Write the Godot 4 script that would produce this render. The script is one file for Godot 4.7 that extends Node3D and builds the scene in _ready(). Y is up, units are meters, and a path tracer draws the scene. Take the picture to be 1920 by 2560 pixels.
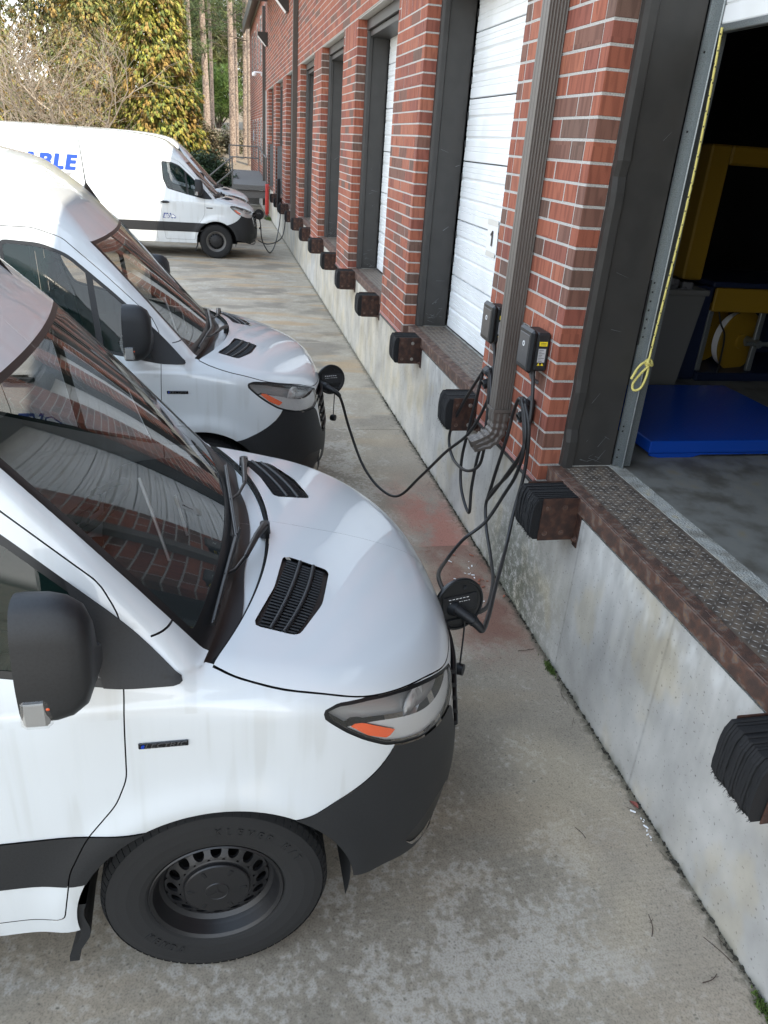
extends Node3D

const CAM := Vector3(-1.932, 2.8, 0.0)
var M := {}
var used := {}
var rng := RandomNumberGenerator.new()


class MB:
	var v := PackedVector3Array()
	var n := PackedVector3Array()
	var u := PackedVector2Array()
	var c := PackedColorArray()
	var t := Transform3D.IDENTITY
	var col := Color(1, 1, 1)
	var colored := false

	func put(p: Vector3, nn: Vector3, uv := Vector2.ZERO) -> void:
		v.append(t * p)
		n.append((t.basis * nn).normalized())
		u.append(uv)
		c.append(col)

	func tri(a: Vector3, b: Vector3, d: Vector3, out: Vector3) -> void:
		var nn := (d - a).cross(b - a)
		if nn.dot(out) < 0.0:
			var q := b
			b = d
			d = q
			nn = -nn
		nn = nn.normalized()
		put(a, nn)
		put(b, nn)
		put(d, nn)

	func quad(a: Vector3, b: Vector3, d: Vector3, e: Vector3, out: Vector3) -> void:
		tri(a, b, d, out)
		tri(a, d, e, out)

	func uquad(a: Vector3, b: Vector3, d: Vector3, e: Vector3, out: Vector3) -> void:
		# a quad whose corners carry uv (0,1) (1,1) (1,0) (0,0)
		var k := v.size()
		quad(a, b, d, e, out)
		var w := {a: Vector2(0, 1), b: Vector2(1, 1), d: Vector2(1, 0), e: Vector2(0, 0)}
		for i in range(k, v.size()):
			for p in w:
				if (t * p).distance_squared_to(v[i]) < 1e-10:
					u[i] = w[p]

	func box(lo: Vector3, hi: Vector3) -> void:
		cbox(lo, hi, 0.0)

	func cbox(lo: Vector3, hi: Vector3, bev: float) -> void:
		var mid := (lo + hi) / 2
		var h := (hi - lo) / 2
		var b := minf(bev, minf(h.x, minf(h.y, h.z)) * 0.9)
		var ax := [Vector3(1, 0, 0), Vector3(0, 1, 0), Vector3(0, 0, 1)]
		for k in 3:
			var e: Vector3 = ax[k]
			var f: Vector3 = ax[(k + 1) % 3]
			var g: Vector3 = ax[(k + 2) % 3]
			var hf := h.dot(f) - b
			var hg := h.dot(g) - b
			for s in [-1.0, 1.0]:
				var o: Vector3 = mid + e * h.dot(e) * s
				quad(o - f * hf - g * hg, o + f * hf - g * hg, o + f * hf + g * hg, o - f * hf + g * hg, e * s)
			if b > 0:
				var he := h.dot(e) - b
				for s in [-1.0, 1.0]:
					for r in [-1.0, 1.0]:
						var p: Vector3 = mid + f * (hf + b) * s + g * hg * r
						var q: Vector3 = mid + f * hf * s + g * (hg + b) * r
						quad(p - e * he, p + e * he, q + e * he, q - e * he, f * s + g * r)
		if b > 0:
			for x in [-1.0, 1.0]:
				for y in [-1.0, 1.0]:
					for z in [-1.0, 1.0]:
						var s := Vector3(x, y, z)
						var i := mid + s * (h - Vector3(b, b, b))
						tri(i + Vector3(x * b, 0, 0), i + Vector3(0, y * b, 0), i + Vector3(0, 0, z * b), s)

	func tube(pts: PackedVector3Array, r0: float, r1 := -1.0, sides := 8, caps := true) -> void:
		if r1 < 0:
			r1 = r0
		var m := pts.size()
		var up := Vector3.UP
		var rings := []
		var dirs := []
		for i in m:
			var d := (pts[mini(i + 1, m - 1)] - pts[maxi(i - 1, 0)]).normalized()
			if i == 0 and absf(d.dot(up)) > 0.95:
				up = Vector3.RIGHT
			var x := d.cross(up).normalized()
			var y := x.cross(d).normalized()
			up = y
			var ring := []
			var r := lerpf(r0, r1, float(i) / maxf(m - 1, 1))
			for k in sides:
				var a := TAU * k / sides
				var o := x * cos(a) + y * sin(a)
				ring.append([pts[i] + o * r, o])
			rings.append(ring)
			dirs.append(d)
		for i in m - 1:
			for k in sides:
				var k2 := (k + 1) % sides
				var A = rings[i][k]
				var B = rings[i][k2]
				var C = rings[i + 1][k2]
				var D = rings[i + 1][k]
				put(A[0], A[1])
				put(B[0], B[1])
				put(C[0], C[1])
				put(A[0], A[1])
				put(C[0], C[1])
				put(D[0], D[1])
		if caps:
			for k in sides:
				var k2 := (k + 1) % sides
				tri(pts[0], rings[0][k][0], rings[0][k2][0], -dirs[0])
				tri(pts[m - 1], rings[m - 1][k][0], rings[m - 1][k2][0], dirs[m - 1])

	func lathe(prof: PackedVector2Array, segs := 32) -> void:
		# profile of (radius, z) turned round the z axis
		var m := prof.size()
		for i in m - 1:
			var a := prof[i]
			var b := prof[i + 1]
			if a.distance_to(b) < 1e-6:
				continue
			var e := (b - a).normalized()
			var nr := Vector2(e.y, -e.x)
			for k in segs:
				var p := TAU * k / segs
				var q := TAU * (k + 1) / segs
				var P := Vector3(cos(p), sin(p), 0)
				var Q := Vector3(cos(q), sin(q), 0)
				var np := P * nr.x + Vector3(0, 0, nr.y)
				var nq := Q * nr.x + Vector3(0, 0, nr.y)
				var A := P * a.x + Vector3(0, 0, a.y)
				var B := Q * a.x + Vector3(0, 0, a.y)
				var C := Q * b.x + Vector3(0, 0, b.y)
				var D := P * b.x + Vector3(0, 0, b.y)
				for w in [[A, np], [B, nq], [C, nq], [A, np], [C, nq], [D, np]]:
					put(w[0], w[1])

	func prism(poly: PackedVector2Array, z0: float, z1: float) -> void:
		# a polygon in xy pushed along z
		var ix := Geometry2D.triangulate_polygon(poly)
		for i in range(0, ix.size(), 3):
			var a := poly[ix[i]]
			var b := poly[ix[i + 1]]
			var d := poly[ix[i + 2]]
			tri(Vector3(a.x, a.y, z1), Vector3(b.x, b.y, z1), Vector3(d.x, d.y, z1), Vector3(0, 0, z1 - z0))
			tri(Vector3(a.x, a.y, z0), Vector3(b.x, b.y, z0), Vector3(d.x, d.y, z0), Vector3(0, 0, z0 - z1))
		var cw := 1.0 if Geometry2D.is_polygon_clockwise(poly) else -1.0
		for i in poly.size():
			var a := poly[i]
			var b := poly[(i + 1) % poly.size()]
			var o := Vector3(a.y - b.y, b.x - a.x, 0) * cw
			quad(Vector3(a.x, a.y, z0), Vector3(b.x, b.y, z0), Vector3(b.x, b.y, z1), Vector3(a.x, a.y, z1), o)

	func sheet(f: Callable, nu: int, nv: int, flip := false) -> void:
		# f(s, t) for s and t from 0 to 1, shaded smooth
		var P := []
		for j in nv + 1:
			for i in nu + 1:
				P.append(f.call(float(i) / nu, float(j) / nv))
		var N := []
		for j in nv + 1:
			for i in nu + 1:
				var a: Vector3 = P[j * (nu + 1) + mini(i + 1, nu)] - P[j * (nu + 1) + maxi(i - 1, 0)]
				var b: Vector3 = P[mini(j + 1, nv) * (nu + 1) + i] - P[maxi(j - 1, 0) * (nu + 1) + i]
				N.append((b.cross(a) if not flip else a.cross(b)).normalized())
		for j in nv:
			for i in nu:
				var k := j * (nu + 1) + i
				for w in [k, k + 1, k + nu + 2, k, k + nu + 2, k + nu + 1]:
					var kk: int = w
					put(P[kk], N[kk], Vector2(float(kk % (nu + 1)) / nu, float(kk / (nu + 1)) / nv))

	func add(m: Mesh, x: Transform3D) -> void:
		for s in m.get_surface_count():
			var a := m.surface_get_arrays(s)
			var P: PackedVector3Array = a[Mesh.ARRAY_VERTEX]
			var N: PackedVector3Array = a[Mesh.ARRAY_NORMAL]
			var ix = a[Mesh.ARRAY_INDEX]
			var order = ix if ix != null else range(P.size())
			for i in order:
				put(x * P[i], (x.basis * N[i]).normalized())

	func mesh() -> ArrayMesh:
		# front faces run clockwise: turn those that do not agree with their normals
		for i in range(0, v.size() - 2, 3):
			if (v[i + 2] - v[i]).cross(v[i + 1] - v[i]).dot(n[i] + n[i + 1] + n[i + 2]) < 0.0:
				var q := v[i + 1]
				v[i + 1] = v[i + 2]
				v[i + 2] = q
				q = n[i + 1]
				n[i + 1] = n[i + 2]
				n[i + 2] = q
				var w := u[i + 1]
				u[i + 1] = u[i + 2]
				u[i + 2] = w
				var k := c[i + 1]
				c[i + 1] = c[i + 2]
				c[i + 2] = k
		var a := []
		a.resize(Mesh.ARRAY_MAX)
		a[Mesh.ARRAY_VERTEX] = v
		a[Mesh.ARRAY_NORMAL] = n
		a[Mesh.ARRAY_TEX_UV] = u
		if colored:
			a[Mesh.ARRAY_COLOR] = c
		var m := ArrayMesh.new()
		m.add_surface_from_arrays(Mesh.PRIMITIVE_TRIANGLES, a)
		return m


func numbered(s: String) -> String:
	if not used.has(s):
		used[s] = 0
		return s
	used[s] += 1
	return "%s_%03d" % [s, used[s]]


func tag(o: Node3D, label: String, category := "", group := "", kind := "") -> Node3D:
	if label:
		o.set_meta("label", label)
	if category:
		o.set_meta("category", category)
	if group:
		o.set_meta("group", group)
	if kind:
		o.set_meta("kind", kind)
	return o


func thing(called: String, label: String, category: String, group := "", at := Vector3.ZERO) -> Node3D:
	var o := Node3D.new()
	o.name = numbered(called)
	add_child(o)
	o.position = at
	return tag(o, label, category, group)


func obj(called: String, what, m: Material, parent: Node = null) -> MeshInstance3D:
	var o := MeshInstance3D.new()
	o.mesh = what.mesh() if what is MB else what
	o.material_override = m
	if parent == null:
		o.name = numbered(called)
		add_child(o)
	else:
		o.name = called
		parent.add_child(o, true)
	return o


func struct(called: String, what, m: Material) -> MeshInstance3D:
	var o := obj(called, what, m)
	o.set_meta("kind", "structure")
	return o


func lin(r: float, g: float, b: float, a := 1.0) -> Color:
	var c := Color(r, g, b).linear_to_srgb()
	c.a = a
	return c


func noise(seed_: int, freq: float, octaves := 4, kind := FastNoiseLite.TYPE_SIMPLEX_SMOOTH) -> FastNoiseLite:
	var f := FastNoiseLite.new()
	f.seed = seed_
	f.noise_type = kind
	f.frequency = freq
	f.fractal_octaves = octaves
	return f


func noise_image(seed_: int, freq: float, size := 512, octaves := 4, kind := FastNoiseLite.TYPE_SIMPLEX_SMOOTH) -> Image:
	return noise(seed_, freq, octaves, kind).get_seamless_image(size, size)


func ramp_tex(im: Image, stops: Array) -> ImageTexture:
	# a grey image looked up in a ramp of [position, Color]
	var g := Gradient.new()
	var o := PackedFloat32Array()
	var c := PackedColorArray()
	for s in stops:
		o.append(s[0])
		c.append(s[1])
	g.offsets = o
	g.colors = c
	var lut := PackedByteArray()
	for i in 256:
		var k := g.sample(i / 255.0)
		lut.append_array([k.r8, k.g8, k.b8])
	im.convert(Image.FORMAT_L8)
	var src := im.get_data()
	var n := im.get_width() * im.get_height()
	var out := PackedByteArray()
	out.resize(n * 3)
	for i in n:
		var k := src[i] * 3
		out[i * 3] = lut[k]
		out[i * 3 + 1] = lut[k + 1]
		out[i * 3 + 2] = lut[k + 2]
	return ImageTexture.create_from_image(Image.create_from_data(im.get_width(), im.get_height(), false, Image.FORMAT_RGB8, out))


func grey(a: float) -> Color:
	return Color(a, a, a)


func mat(color: Color, rough := 0.8, metal := 0.0) -> StandardMaterial3D:
	var m := StandardMaterial3D.new()
	m.albedo_color = color
	m.roughness = rough
	m.metallic = metal
	return m


func tri_mat(m: StandardMaterial3D, tex: Texture2D, scale: float, bump: Texture2D = null, depth := 0.0, world := true) -> StandardMaterial3D:
	m.albedo_texture = tex
	m.uv1_triplanar = true
	m.uv1_world_triplanar = world
	m.uv1_scale = Vector3.ONE * scale
	if bump:
		m.heightmap_enabled = true
		m.heightmap_texture = bump
		m.heightmap_scale = depth
	return m


func tex_of(im: Image) -> ImageTexture:
	return ImageTexture.create_from_image(im)


func v2(a: Array) -> PackedVector2Array:
	var p := PackedVector2Array()
	for i in range(0, a.size(), 2):
		p.append(Vector2(a[i], a[i + 1]))
	return p


func lut_at(t: PackedVector2Array, x: float) -> float:
	# monotone smooth interpolation through points of (x, y)
	var m := t.size()
	if x <= t[0].x:
		return t[0].y
	if x >= t[m - 1].x:
		return t[m - 1].y
	var i := 0
	while t[i + 1].x < x:
		i += 1
	var a := t[i]
	var b := t[i + 1]
	var h := b.x - a.x
	var d := (b.y - a.y) / h
	var d0 := d
	var d1 := d
	if i > 0:
		d0 = (b.y - t[i - 1].y) / (b.x - t[i - 1].x)
	if i + 2 < m:
		d1 = (t[i + 2].y - a.y) / (t[i + 2].x - a.x)
	var s := (x - a.x) / h
	var s2 := s * s
	var s3 := s2 * s
	return (2 * s3 - 3 * s2 + 1) * a.y + (s3 - 2 * s2 + s) * h * d0 + (-2 * s3 + 3 * s2) * b.y + (s3 - s2) * h * d1


func bake(t: PackedVector2Array, n := 600) -> PackedFloat32Array:
	var o := PackedFloat32Array()
	for i in n + 1:
		o.append(lut_at(t, lerpf(t[0].x, t[t.size() - 1].x, float(i) / n)))
	return o


func curve(pts: PackedVector3Array, each := 8) -> PackedVector3Array:
	# a Catmull-Rom curve through the points
	var o := PackedVector3Array()
	var m := pts.size()
	for i in m - 1:
		for k in each:
			o.append(pts[i].cubic_interpolate(pts[i + 1], pts[maxi(i - 1, 0)], pts[mini(i + 2, m - 1)], float(k) / each))
	o.append(pts[m - 1])
	return o


func letters(text: String, high: float, deep: float, bold := true, slant := 0.0, fat := 0.0) -> ArrayMesh:
	# flat lettering in xy, the baseline middle at the origin, slanted by shearing its outline
	var t := TextMesh.new()
	var f := SystemFont.new()
	f.font_names = PackedStringArray(["Droid Sans"])
	f.font_weight = 700 if bold else 400
	t.font = f
	t.text = text
	t.font_size = 64
	t.pixel_size = high / 46.0
	t.depth = deep
	var b := MB.new()
	for i in (8 if fat > 0 else 1):
		var o := Vector3(cos(TAU * i / 8) * fat, sin(TAU * i / 8) * fat, 0.0002 * i) if fat > 0 else Vector3.ZERO
		b.add(t, Transform3D(Basis(Vector3(1, 0, 0), Vector3(slant, 1, 0), Vector3(0, 0, 1)), o))
	var lo := Vector3(1e9, 1e9, 1e9)
	var hi := -lo
	for p in b.v:
		lo = lo.min(p)
		hi = hi.max(p)
	for i in b.v.size():
		b.v[i] -= Vector3((lo.x + hi.x) / 2, lo.y, lo.z)
	return b.mesh()


const FACE := -0.06
const FLOOR_Y := 1.11
const LINTEL := 4.245
const COURSE := 0.1045
const PITCH := 3.8
const PIER := 1.23


func pier_near(k: int) -> float:
	return -3.98 - PITCH * k


func materials() -> void:
	var speck := noise_image(11, 0.06, 512, 3)
	var fine := noise_image(12, 0.16, 512, 3)
	var cloud := noise_image(13, 0.008, 512, 5)
	var grain := noise_image(14, 0.35, 512, 2)
	var t_speck := tex_of(speck)
	var t_fine := tex_of(fine)
	var t_grain := tex_of(grain)
	M.t_fine = t_fine
	M.t_grain = t_grain
	M.t_speck = t_speck
	var soft := ramp_tex(speck.duplicate(), [[0.0, grey(0.72)], [0.45, grey(0.93)], [1.0, grey(1.0)]])
	M.soft = soft
	# brick: vertex coloured for the joined ones, one tone each for the single ones; streaks of darker flashing run up and down
	var flash := noise(21, 0.02, 4)
	var fi := Image.create_empty(512, 512, false, Image.FORMAT_L8)
	var fs := flash.get_seamless_image(512, 512)
	fs.resize(96, 4, Image.INTERPOLATE_BILINEAR)
	fs.resize(512, 512, Image.INTERPOLATE_CUBIC)
	fi = fs
	var brick_tex := ramp_tex(fine.duplicate(), [[0.0, grey(0.88)], [0.4, grey(0.96)], [0.75, grey(1.0)], [1.0, Color(1, 0.97, 0.94)]])
	var stripes := ramp_tex(fi, [[0.38, Color(0.87, 0.85, 0.85)], [0.52, Color(0.98, 0.975, 0.975)], [0.65, Color(1, 1, 1)]])
	var tones := [[0.34, 0.108, 0.060], [0.30, 0.092, 0.052], [0.37, 0.132, 0.078], [0.26, 0.082, 0.054], [0.195, 0.092, 0.064], [0.155, 0.088, 0.064], [0.36, 0.125, 0.070], [0.25, 0.083, 0.055]]
	M.tones = tones
	var made := []
	for k in tones.size() + 1:
		var m := mat(Color.WHITE if k == tones.size() else lin(tones[k][0], tones[k][1], tones[k][2]), 0.88)
		tri_mat(m, brick_tex, 2.1, t_grain, 0.03)
		m.detail_enabled = true
		m.detail_albedo = stripes
		m.detail_blend_mode = BaseMaterial3D.BLEND_MODE_MUL
		m.detail_uv_layer = BaseMaterial3D.DETAIL_UV_1
		m.vertex_color_use_as_albedo = k == tones.size()
		made.append(m)
	M.bricks = made
	M.mortar = tri_mat(mat(lin(0.58, 0.56, 0.52), 0.95), soft, 3.0, t_fine, 0.4)
	M.pink_mortar = tri_mat(mat(lin(0.52, 0.25, 0.21), 0.95), soft, 3.0, t_fine, 0.4)
	M.bronze = tri_mat(mat(lin(0.042, 0.040, 0.037), 0.45), ramp_tex(cloud.duplicate(), [[0.3, grey(0.93)], [0.6, grey(1.0)], [0.95, Color(1.0, 0.98, 0.96)]]), 0.9)
	M.spout = mat(lin(0.105, 0.092, 0.080), 0.42)
	M.door = tri_mat(mat(lin(0.80, 0.82, 0.82), 0.38), ramp_tex(cloud.duplicate(), [[0.2, Color(0.955, 0.955, 0.95)], [0.6, grey(1.0)], [1.0, grey(1.0)]]), 0.35)
	M.seam = mat(lin(0.01, 0.01, 0.01), 0.9)
	M.galv = tri_mat(mat(lin(0.30, 0.33, 0.335), 0.40, 0.7), soft, 4.0)
	M.bolt = mat(lin(0.35, 0.33, 0.30), 0.4, 0.8)
	# rusty steel
	var rusty := ramp_tex(noise_image(31, 0.012, 512, 6), [[0.2, Color(0.30, 0.245, 0.22)], [0.42, Color(0.35, 0.27, 0.235)], [0.55, Color(0.40, 0.29, 0.235)], [0.68, Color(0.41, 0.37, 0.35)], [0.88, Color(0.52, 0.41, 0.32)]])
	M.rust = tri_mat(mat(Color(0.95, 0.92, 0.9), 0.72, 0.15), rusty, 1.7, t_fine, 0.15)
	var browns := ramp_tex(noise_image(32, 0.02, 512, 5), [[0.2, Color(0.19, 0.13, 0.11)], [0.5, Color(0.25, 0.165, 0.135)], [0.7, Color(0.30, 0.20, 0.155)], [0.9, Color(0.28, 0.21, 0.18)]])
	M.plate = tri_mat(mat(Color(1, 1, 1), 0.62, 0.2), browns, 1.2, t_fine, 0.12)
	M.tread_plate = tri_mat(mat(Color(1.0, 0.98, 0.95), 0.6, 0.2), ramp_tex(noise_image(33, 0.015, 512, 5), [[0.2, Color(0.33, 0.30, 0.28)], [0.5, Color(0.42, 0.385, 0.355)], [0.8, Color(0.47, 0.42, 0.37)]]), 1.3)
	M.tread = mat(Color(0.56, 0.54, 0.51), 0.45, 0.35)
	M.rubber = tri_mat(mat(lin(0.013, 0.013, 0.014), 0.85), soft, 6.0, t_fine, 0.5)
	M.black = mat(lin(0.012, 0.012, 0.013), 0.55)
	M.cable = mat(lin(0.012, 0.012, 0.013), 0.45)
	M.dark = mat(lin(0.012, 0.012, 0.013), 0.8)
	# concrete of the dock wall: fine pits and large clouds
	var con := ramp_tex(noise_image(41, 0.006, 1024, 6), [[0.15, Color(0.60, 0.59, 0.56)], [0.38, Color(0.70, 0.70, 0.68)], [0.55, Color(0.77, 0.78, 0.77)], [0.75, Color(0.80, 0.80, 0.78)], [0.92, Color(0.82, 0.79, 0.70)]])
	M.con_tex = con
	M.inside_floor = tri_mat(mat(Color(0.58, 0.57, 0.55), 0.6), con, 0.5, t_grain, 0.05)
	M.sill_concrete = tri_mat(mat(Color(0.80, 0.79, 0.77), 0.9), con, 0.9, t_fine, 0.5)
	M.wood = tri_mat(mat(lin(0.3, 0.24, 0.17), 0.9), soft, 2.0)
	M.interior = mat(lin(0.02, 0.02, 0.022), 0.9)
	M.steel_grey = tri_mat(mat(lin(0.14, 0.14, 0.135), 0.65, 0.2), soft, 0.8)


func wall_texture(z0: float, z1: float, w: int, h: int) -> StandardMaterial3D:
	# dock wall: vertical run stains, green algae under the downspout, form lines; painted once over 12 m by 1.2 m
	var a := noise(51, 1.1, 5)
	var b := noise(52, 6.0, 3)
	var d := noise(53, 3.0, 4)
	var e := noise(54, 55.0, 2)
	var m2 := noise(57, 2.6, 5)
	var data := PackedByteArray()
	data.resize(w * h * 3)
	for i in w:
		var z := lerpf(z0, z1, float(i) / w)
		var run := d.get_noise_2d(z * 1.4, 0.0) * 0.6 + b.get_noise_2d(z * 2.0, 9.0) * 0.3
		var far := smoothstep(-6.0, -9.0, z)
		var algae := exp(-pow((z + 4.25) / 0.55, 2.0))
		var line := 0.0
		for q in [-1.25, -2.48, -3.42, -4.9, -6.4]:
			line = maxf(line, exp(-pow((z - q) / 0.008, 2.0)))
		for j in h:
			var y := 1.2 * (1.0 - float(j) / h)
			var k := a.get_noise_2d(z, y) * 0.55 + b.get_noise_2d(z, y * 0.5) * 0.2
			var mid := m2.get_noise_2d(z, y * 0.8)
			var L := 0.66 + 0.13 * k + 0.07 * mid + 0.09 * run * smoothstep(0.0, 1.0, y)
			var warm := clampf(0.22 * far + 0.30 * smoothstep(0.1, 0.45, m2.get_noise_2d(z * 0.7 + 30.0, y * 0.5)) + 0.35 * maxf(0.0, a.get_noise_2d(z + 70.0, y * 0.7)) + 0.25 * far * maxf(0.0, run), 0.0, 0.5)
			var c := Color(L * 1.015, L * 1.0, L * 0.965).lerp(Color(L * 1.06, L * 0.97, L * 0.78), warm)
			var pit := e.get_noise_2d(z * 0.8, y * 0.8)
			if pit > 0.60:
				c = c.darkened(clampf((pit - 0.60) * 2.5, 0.0, 0.35))
			c = c.darkened(0.16 * line * (0.6 + 0.4 * b.get_noise_2d(3.0, y * 3.0)))
			var g := algae * smoothstep(0.95, 0.15, y) * clampf(0.75 + 1.1 * b.get_noise_2d(z * 2.0, y * 2.0) + e.get_noise_2d(z, y) * 0.8, 0.0, 1.0)
			c = c.lerp(Color(0.24, 0.25, 0.19), g * 0.72)
			var foot := smoothstep(0.10, 0.0, y + 0.05 * b.get_noise_2d(z, 3.0))
			c = c.lerp(Color(0.27, 0.27, 0.21), foot * 0.55)
			var top := smoothstep(0.78, 0.98, y) * clampf(b.get_noise_2d(z * 1.2, y * 0.6) * 1.6, 0.0, 1.0)
			c = c.lerp(Color(0.84, 0.84, 0.82), top * 0.5)
			var o := (j * w + i) * 3
			data[o] = int(clampf(c.r, 0, 1) * 255)
			data[o + 1] = int(clampf(c.g, 0, 1) * 255)
			data[o + 2] = int(clampf(c.b, 0, 1) * 255)
	var m := mat(Color(1, 1, 1), 0.88)
	m.albedo_texture = ImageTexture.create_from_image(Image.create_from_data(w, h, false, Image.FORMAT_RGB8, data))
	return m


func ground_texture(x0: float, x1: float, z0: float, z1: float, w: int, h: int, seed_: int) -> StandardMaterial3D:
	var a := noise(seed_, 0.45, 5)
	var b := noise(seed_ + 1, 15.0, 3)
	var fine := noise(seed_ + 2, 30.0, 3)
	var st := noise(seed_ + 3, 1.1, 4)
	var c2 := noise(seed_ + 4, 2.4, 4)
	var data := PackedByteArray()
	data.resize(w * h * 3)
	for j in h:
		var z := lerpf(z0, z1, (j + 0.5) / h)
		var far := smoothstep(-6.6, -8.6, z)
		for i in w:
			var x := lerpf(x0, x1, (i + 0.5) / w)
			var n1 := a.get_noise_2d(x, z)
			var n2 := b.get_noise_2d(x, z)
			var mid := c2.get_noise_2d(x, z)
			var L := 0.55 + 0.06 * far + 0.075 * n1 + 0.05 * mid + 0.02 * n2 + 0.03 * fine.get_noise_2d(x, z)
			var c := Color(L * 1.06, L * 0.997, L * 0.89)
			# worn pale paste in small patches away from the wall
			var worn := smoothstep(-0.05, 0.25, 0.55 * n2 + 0.5 * fine.get_noise_2d(x * 0.9, z * 0.9) + 0.55 * a.get_noise_2d(x * 1.1 + 9.0, z * 1.1) + 0.75 * mid - 0.10 - 0.25 * smoothstep(-0.55, -0.1, x) - 0.30 * far)
			c = c.lerp(Color(0.72, 0.70, 0.665), worn * 0.6)
			# long stains that run across, ochre and dark
			var s := st.get_noise_2d(x * 0.4, z * 1.5)
			var ochre := smoothstep(0.05, 0.5, s + 0.25 * n1) * (0.25 + 0.75 * far)
			c = c.lerp(Color(0.70, 0.58, 0.43), ochre * 0.6)
			var near_wall := smoothstep(-0.75, -0.05, x)
			c = c.lerp(Color(0.60, 0.55, 0.49), near_wall * (1.0 - far) * clampf(0.45 + n1, 0.0, 0.6))
			var bright := exp(-pow((x + 0.32) / 0.3, 2.0)) * (1.0 - far) * smoothstep(0.0, 0.4, a.get_noise_2d(x * 1.5, z * 1.2 + 40.0) + 0.15)
			c = c.lerp(Color(0.74, 0.68, 0.58), bright * 0.5)
			var damp := smoothstep(0.05, 0.4, st.get_noise_2d(x * 0.5 + 30.0, z * 0.9)) * far
			c = c.lerp(Color(0.42, 0.39, 0.35), damp * 0.45)
			# broom marks run along x
			c = c.darkened(0.022 * sin(z * 230.0 + 5.0 * n1) * clampf(0.4 + 1.4 * a.get_noise_2d(x * 0.9 + 3.0, z * 0.9), 0.0, 1.0))
			# brick dust washed down from the piers
			var wob := 0.16 * a.get_noise_2d(x * 4.0, z * 4.0) + 0.06 * n2
			var dust := exp(-pow(maxf(0.0, absf(x + 0.22 + wob) - 0.06) / 0.21, 2.0)) * smoothstep(-3.35 + wob, -3.85 + wob, z) * smoothstep(-6.6, -5.6, z)
			dust = maxf(dust, 0.9 * exp(-(pow((x + 0.13 + wob) / 0.14, 2.0) + pow((z + 5.65) / 0.42, 2.0))))
			dust *= clampf(0.95 + 1.2 * st.get_noise_2d(x * 2.0, z * 1.2) + 0.3 * n2, 0.0, 1.0)
			var red := Color(0.47, 0.30, 0.245) if z > -5.0 else Color(0.66, 0.40, 0.34)
			c = c.lerp(red, dust * 0.72)
			# damp and moss at the foot of the wall
			var foot := smoothstep(-0.055 + 0.06 * n2, -0.012, x)
			c = c.lerp(Color(0.24, 0.23, 0.18), foot * 0.5)
			var pit := fine.get_noise_2d(x * 2.0 + 50.0, z * 2.0)
			if pit > 0.52:
				c = c.darkened(clampf((pit - 0.52) * 2.0, 0.0, 0.3))
			var o := (j * w + i) * 3
			data[o] = int(clampf(c.r, 0, 1) * 255)
			data[o + 1] = int(clampf(c.g, 0, 1) * 255)
			data[o + 2] = int(clampf(c.b, 0, 1) * 255)
	var m := mat(Color(1, 1, 1), 0.86)
	m.albedo_texture = ImageTexture.create_from_image(Image.create_from_data(w, h, false, Image.FORMAT_RGB8, data))
	m.detail_enabled = true
	m.detail_albedo = M.speckle
	m.detail_blend_mode = BaseMaterial3D.BLEND_MODE_MUL
	m.detail_uv_layer = BaseMaterial3D.DETAIL_UV_2
	m.uv2_scale = Vector3(1, 1, 1)
	m.heightmap_enabled = true
	m.heightmap_texture = M.t_rough
	m.heightmap_scale = 0.25
	return m


func slab_mesh(x0: float, x1: float, z0: float, z1: float) -> ArrayMesh:
	# a sheet with its rim turned down; uv spans it once, uv2 repeats every 1.1 m
	var b := MB.new()
	var e := 0.008
	b.quad(Vector3(x0, 0, z0 - e), Vector3(x1, 0, z0 - e), Vector3(x1, 0, z1 + e), Vector3(x0, 0, z1 + e), Vector3.UP)
	b.quad(Vector3(x0, 0, z0 - e), Vector3(x1, 0, z0 - e), Vector3(x1, -0.012, z0), Vector3(x0, -0.012, z0), Vector3(0, 1, 1))
	b.quad(Vector3(x0, 0, z1 + e), Vector3(x1, 0, z1 + e), Vector3(x1, -0.012, z1), Vector3(x0, -0.012, z1), Vector3(0, 1, -1))
	var a := []
	a.resize(Mesh.ARRAY_MAX)
	var u := PackedVector2Array()
	var u2 := PackedVector2Array()
	for p in b.v:
		u.append(Vector2((p.x - x0) / (x1 - x0), (p.z - z0) / (z1 - z0)))
		u2.append(Vector2(p.x, p.z) / 1.1)
	a[Mesh.ARRAY_VERTEX] = b.v
	a[Mesh.ARRAY_NORMAL] = b.n
	a[Mesh.ARRAY_TEX_UV] = u
	a[Mesh.ARRAY_TEX_UV2] = u2
	var m := ArrayMesh.new()
	m.add_surface_from_arrays(Mesh.PRIMITIVE_TRIANGLES, a)
	return m


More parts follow.
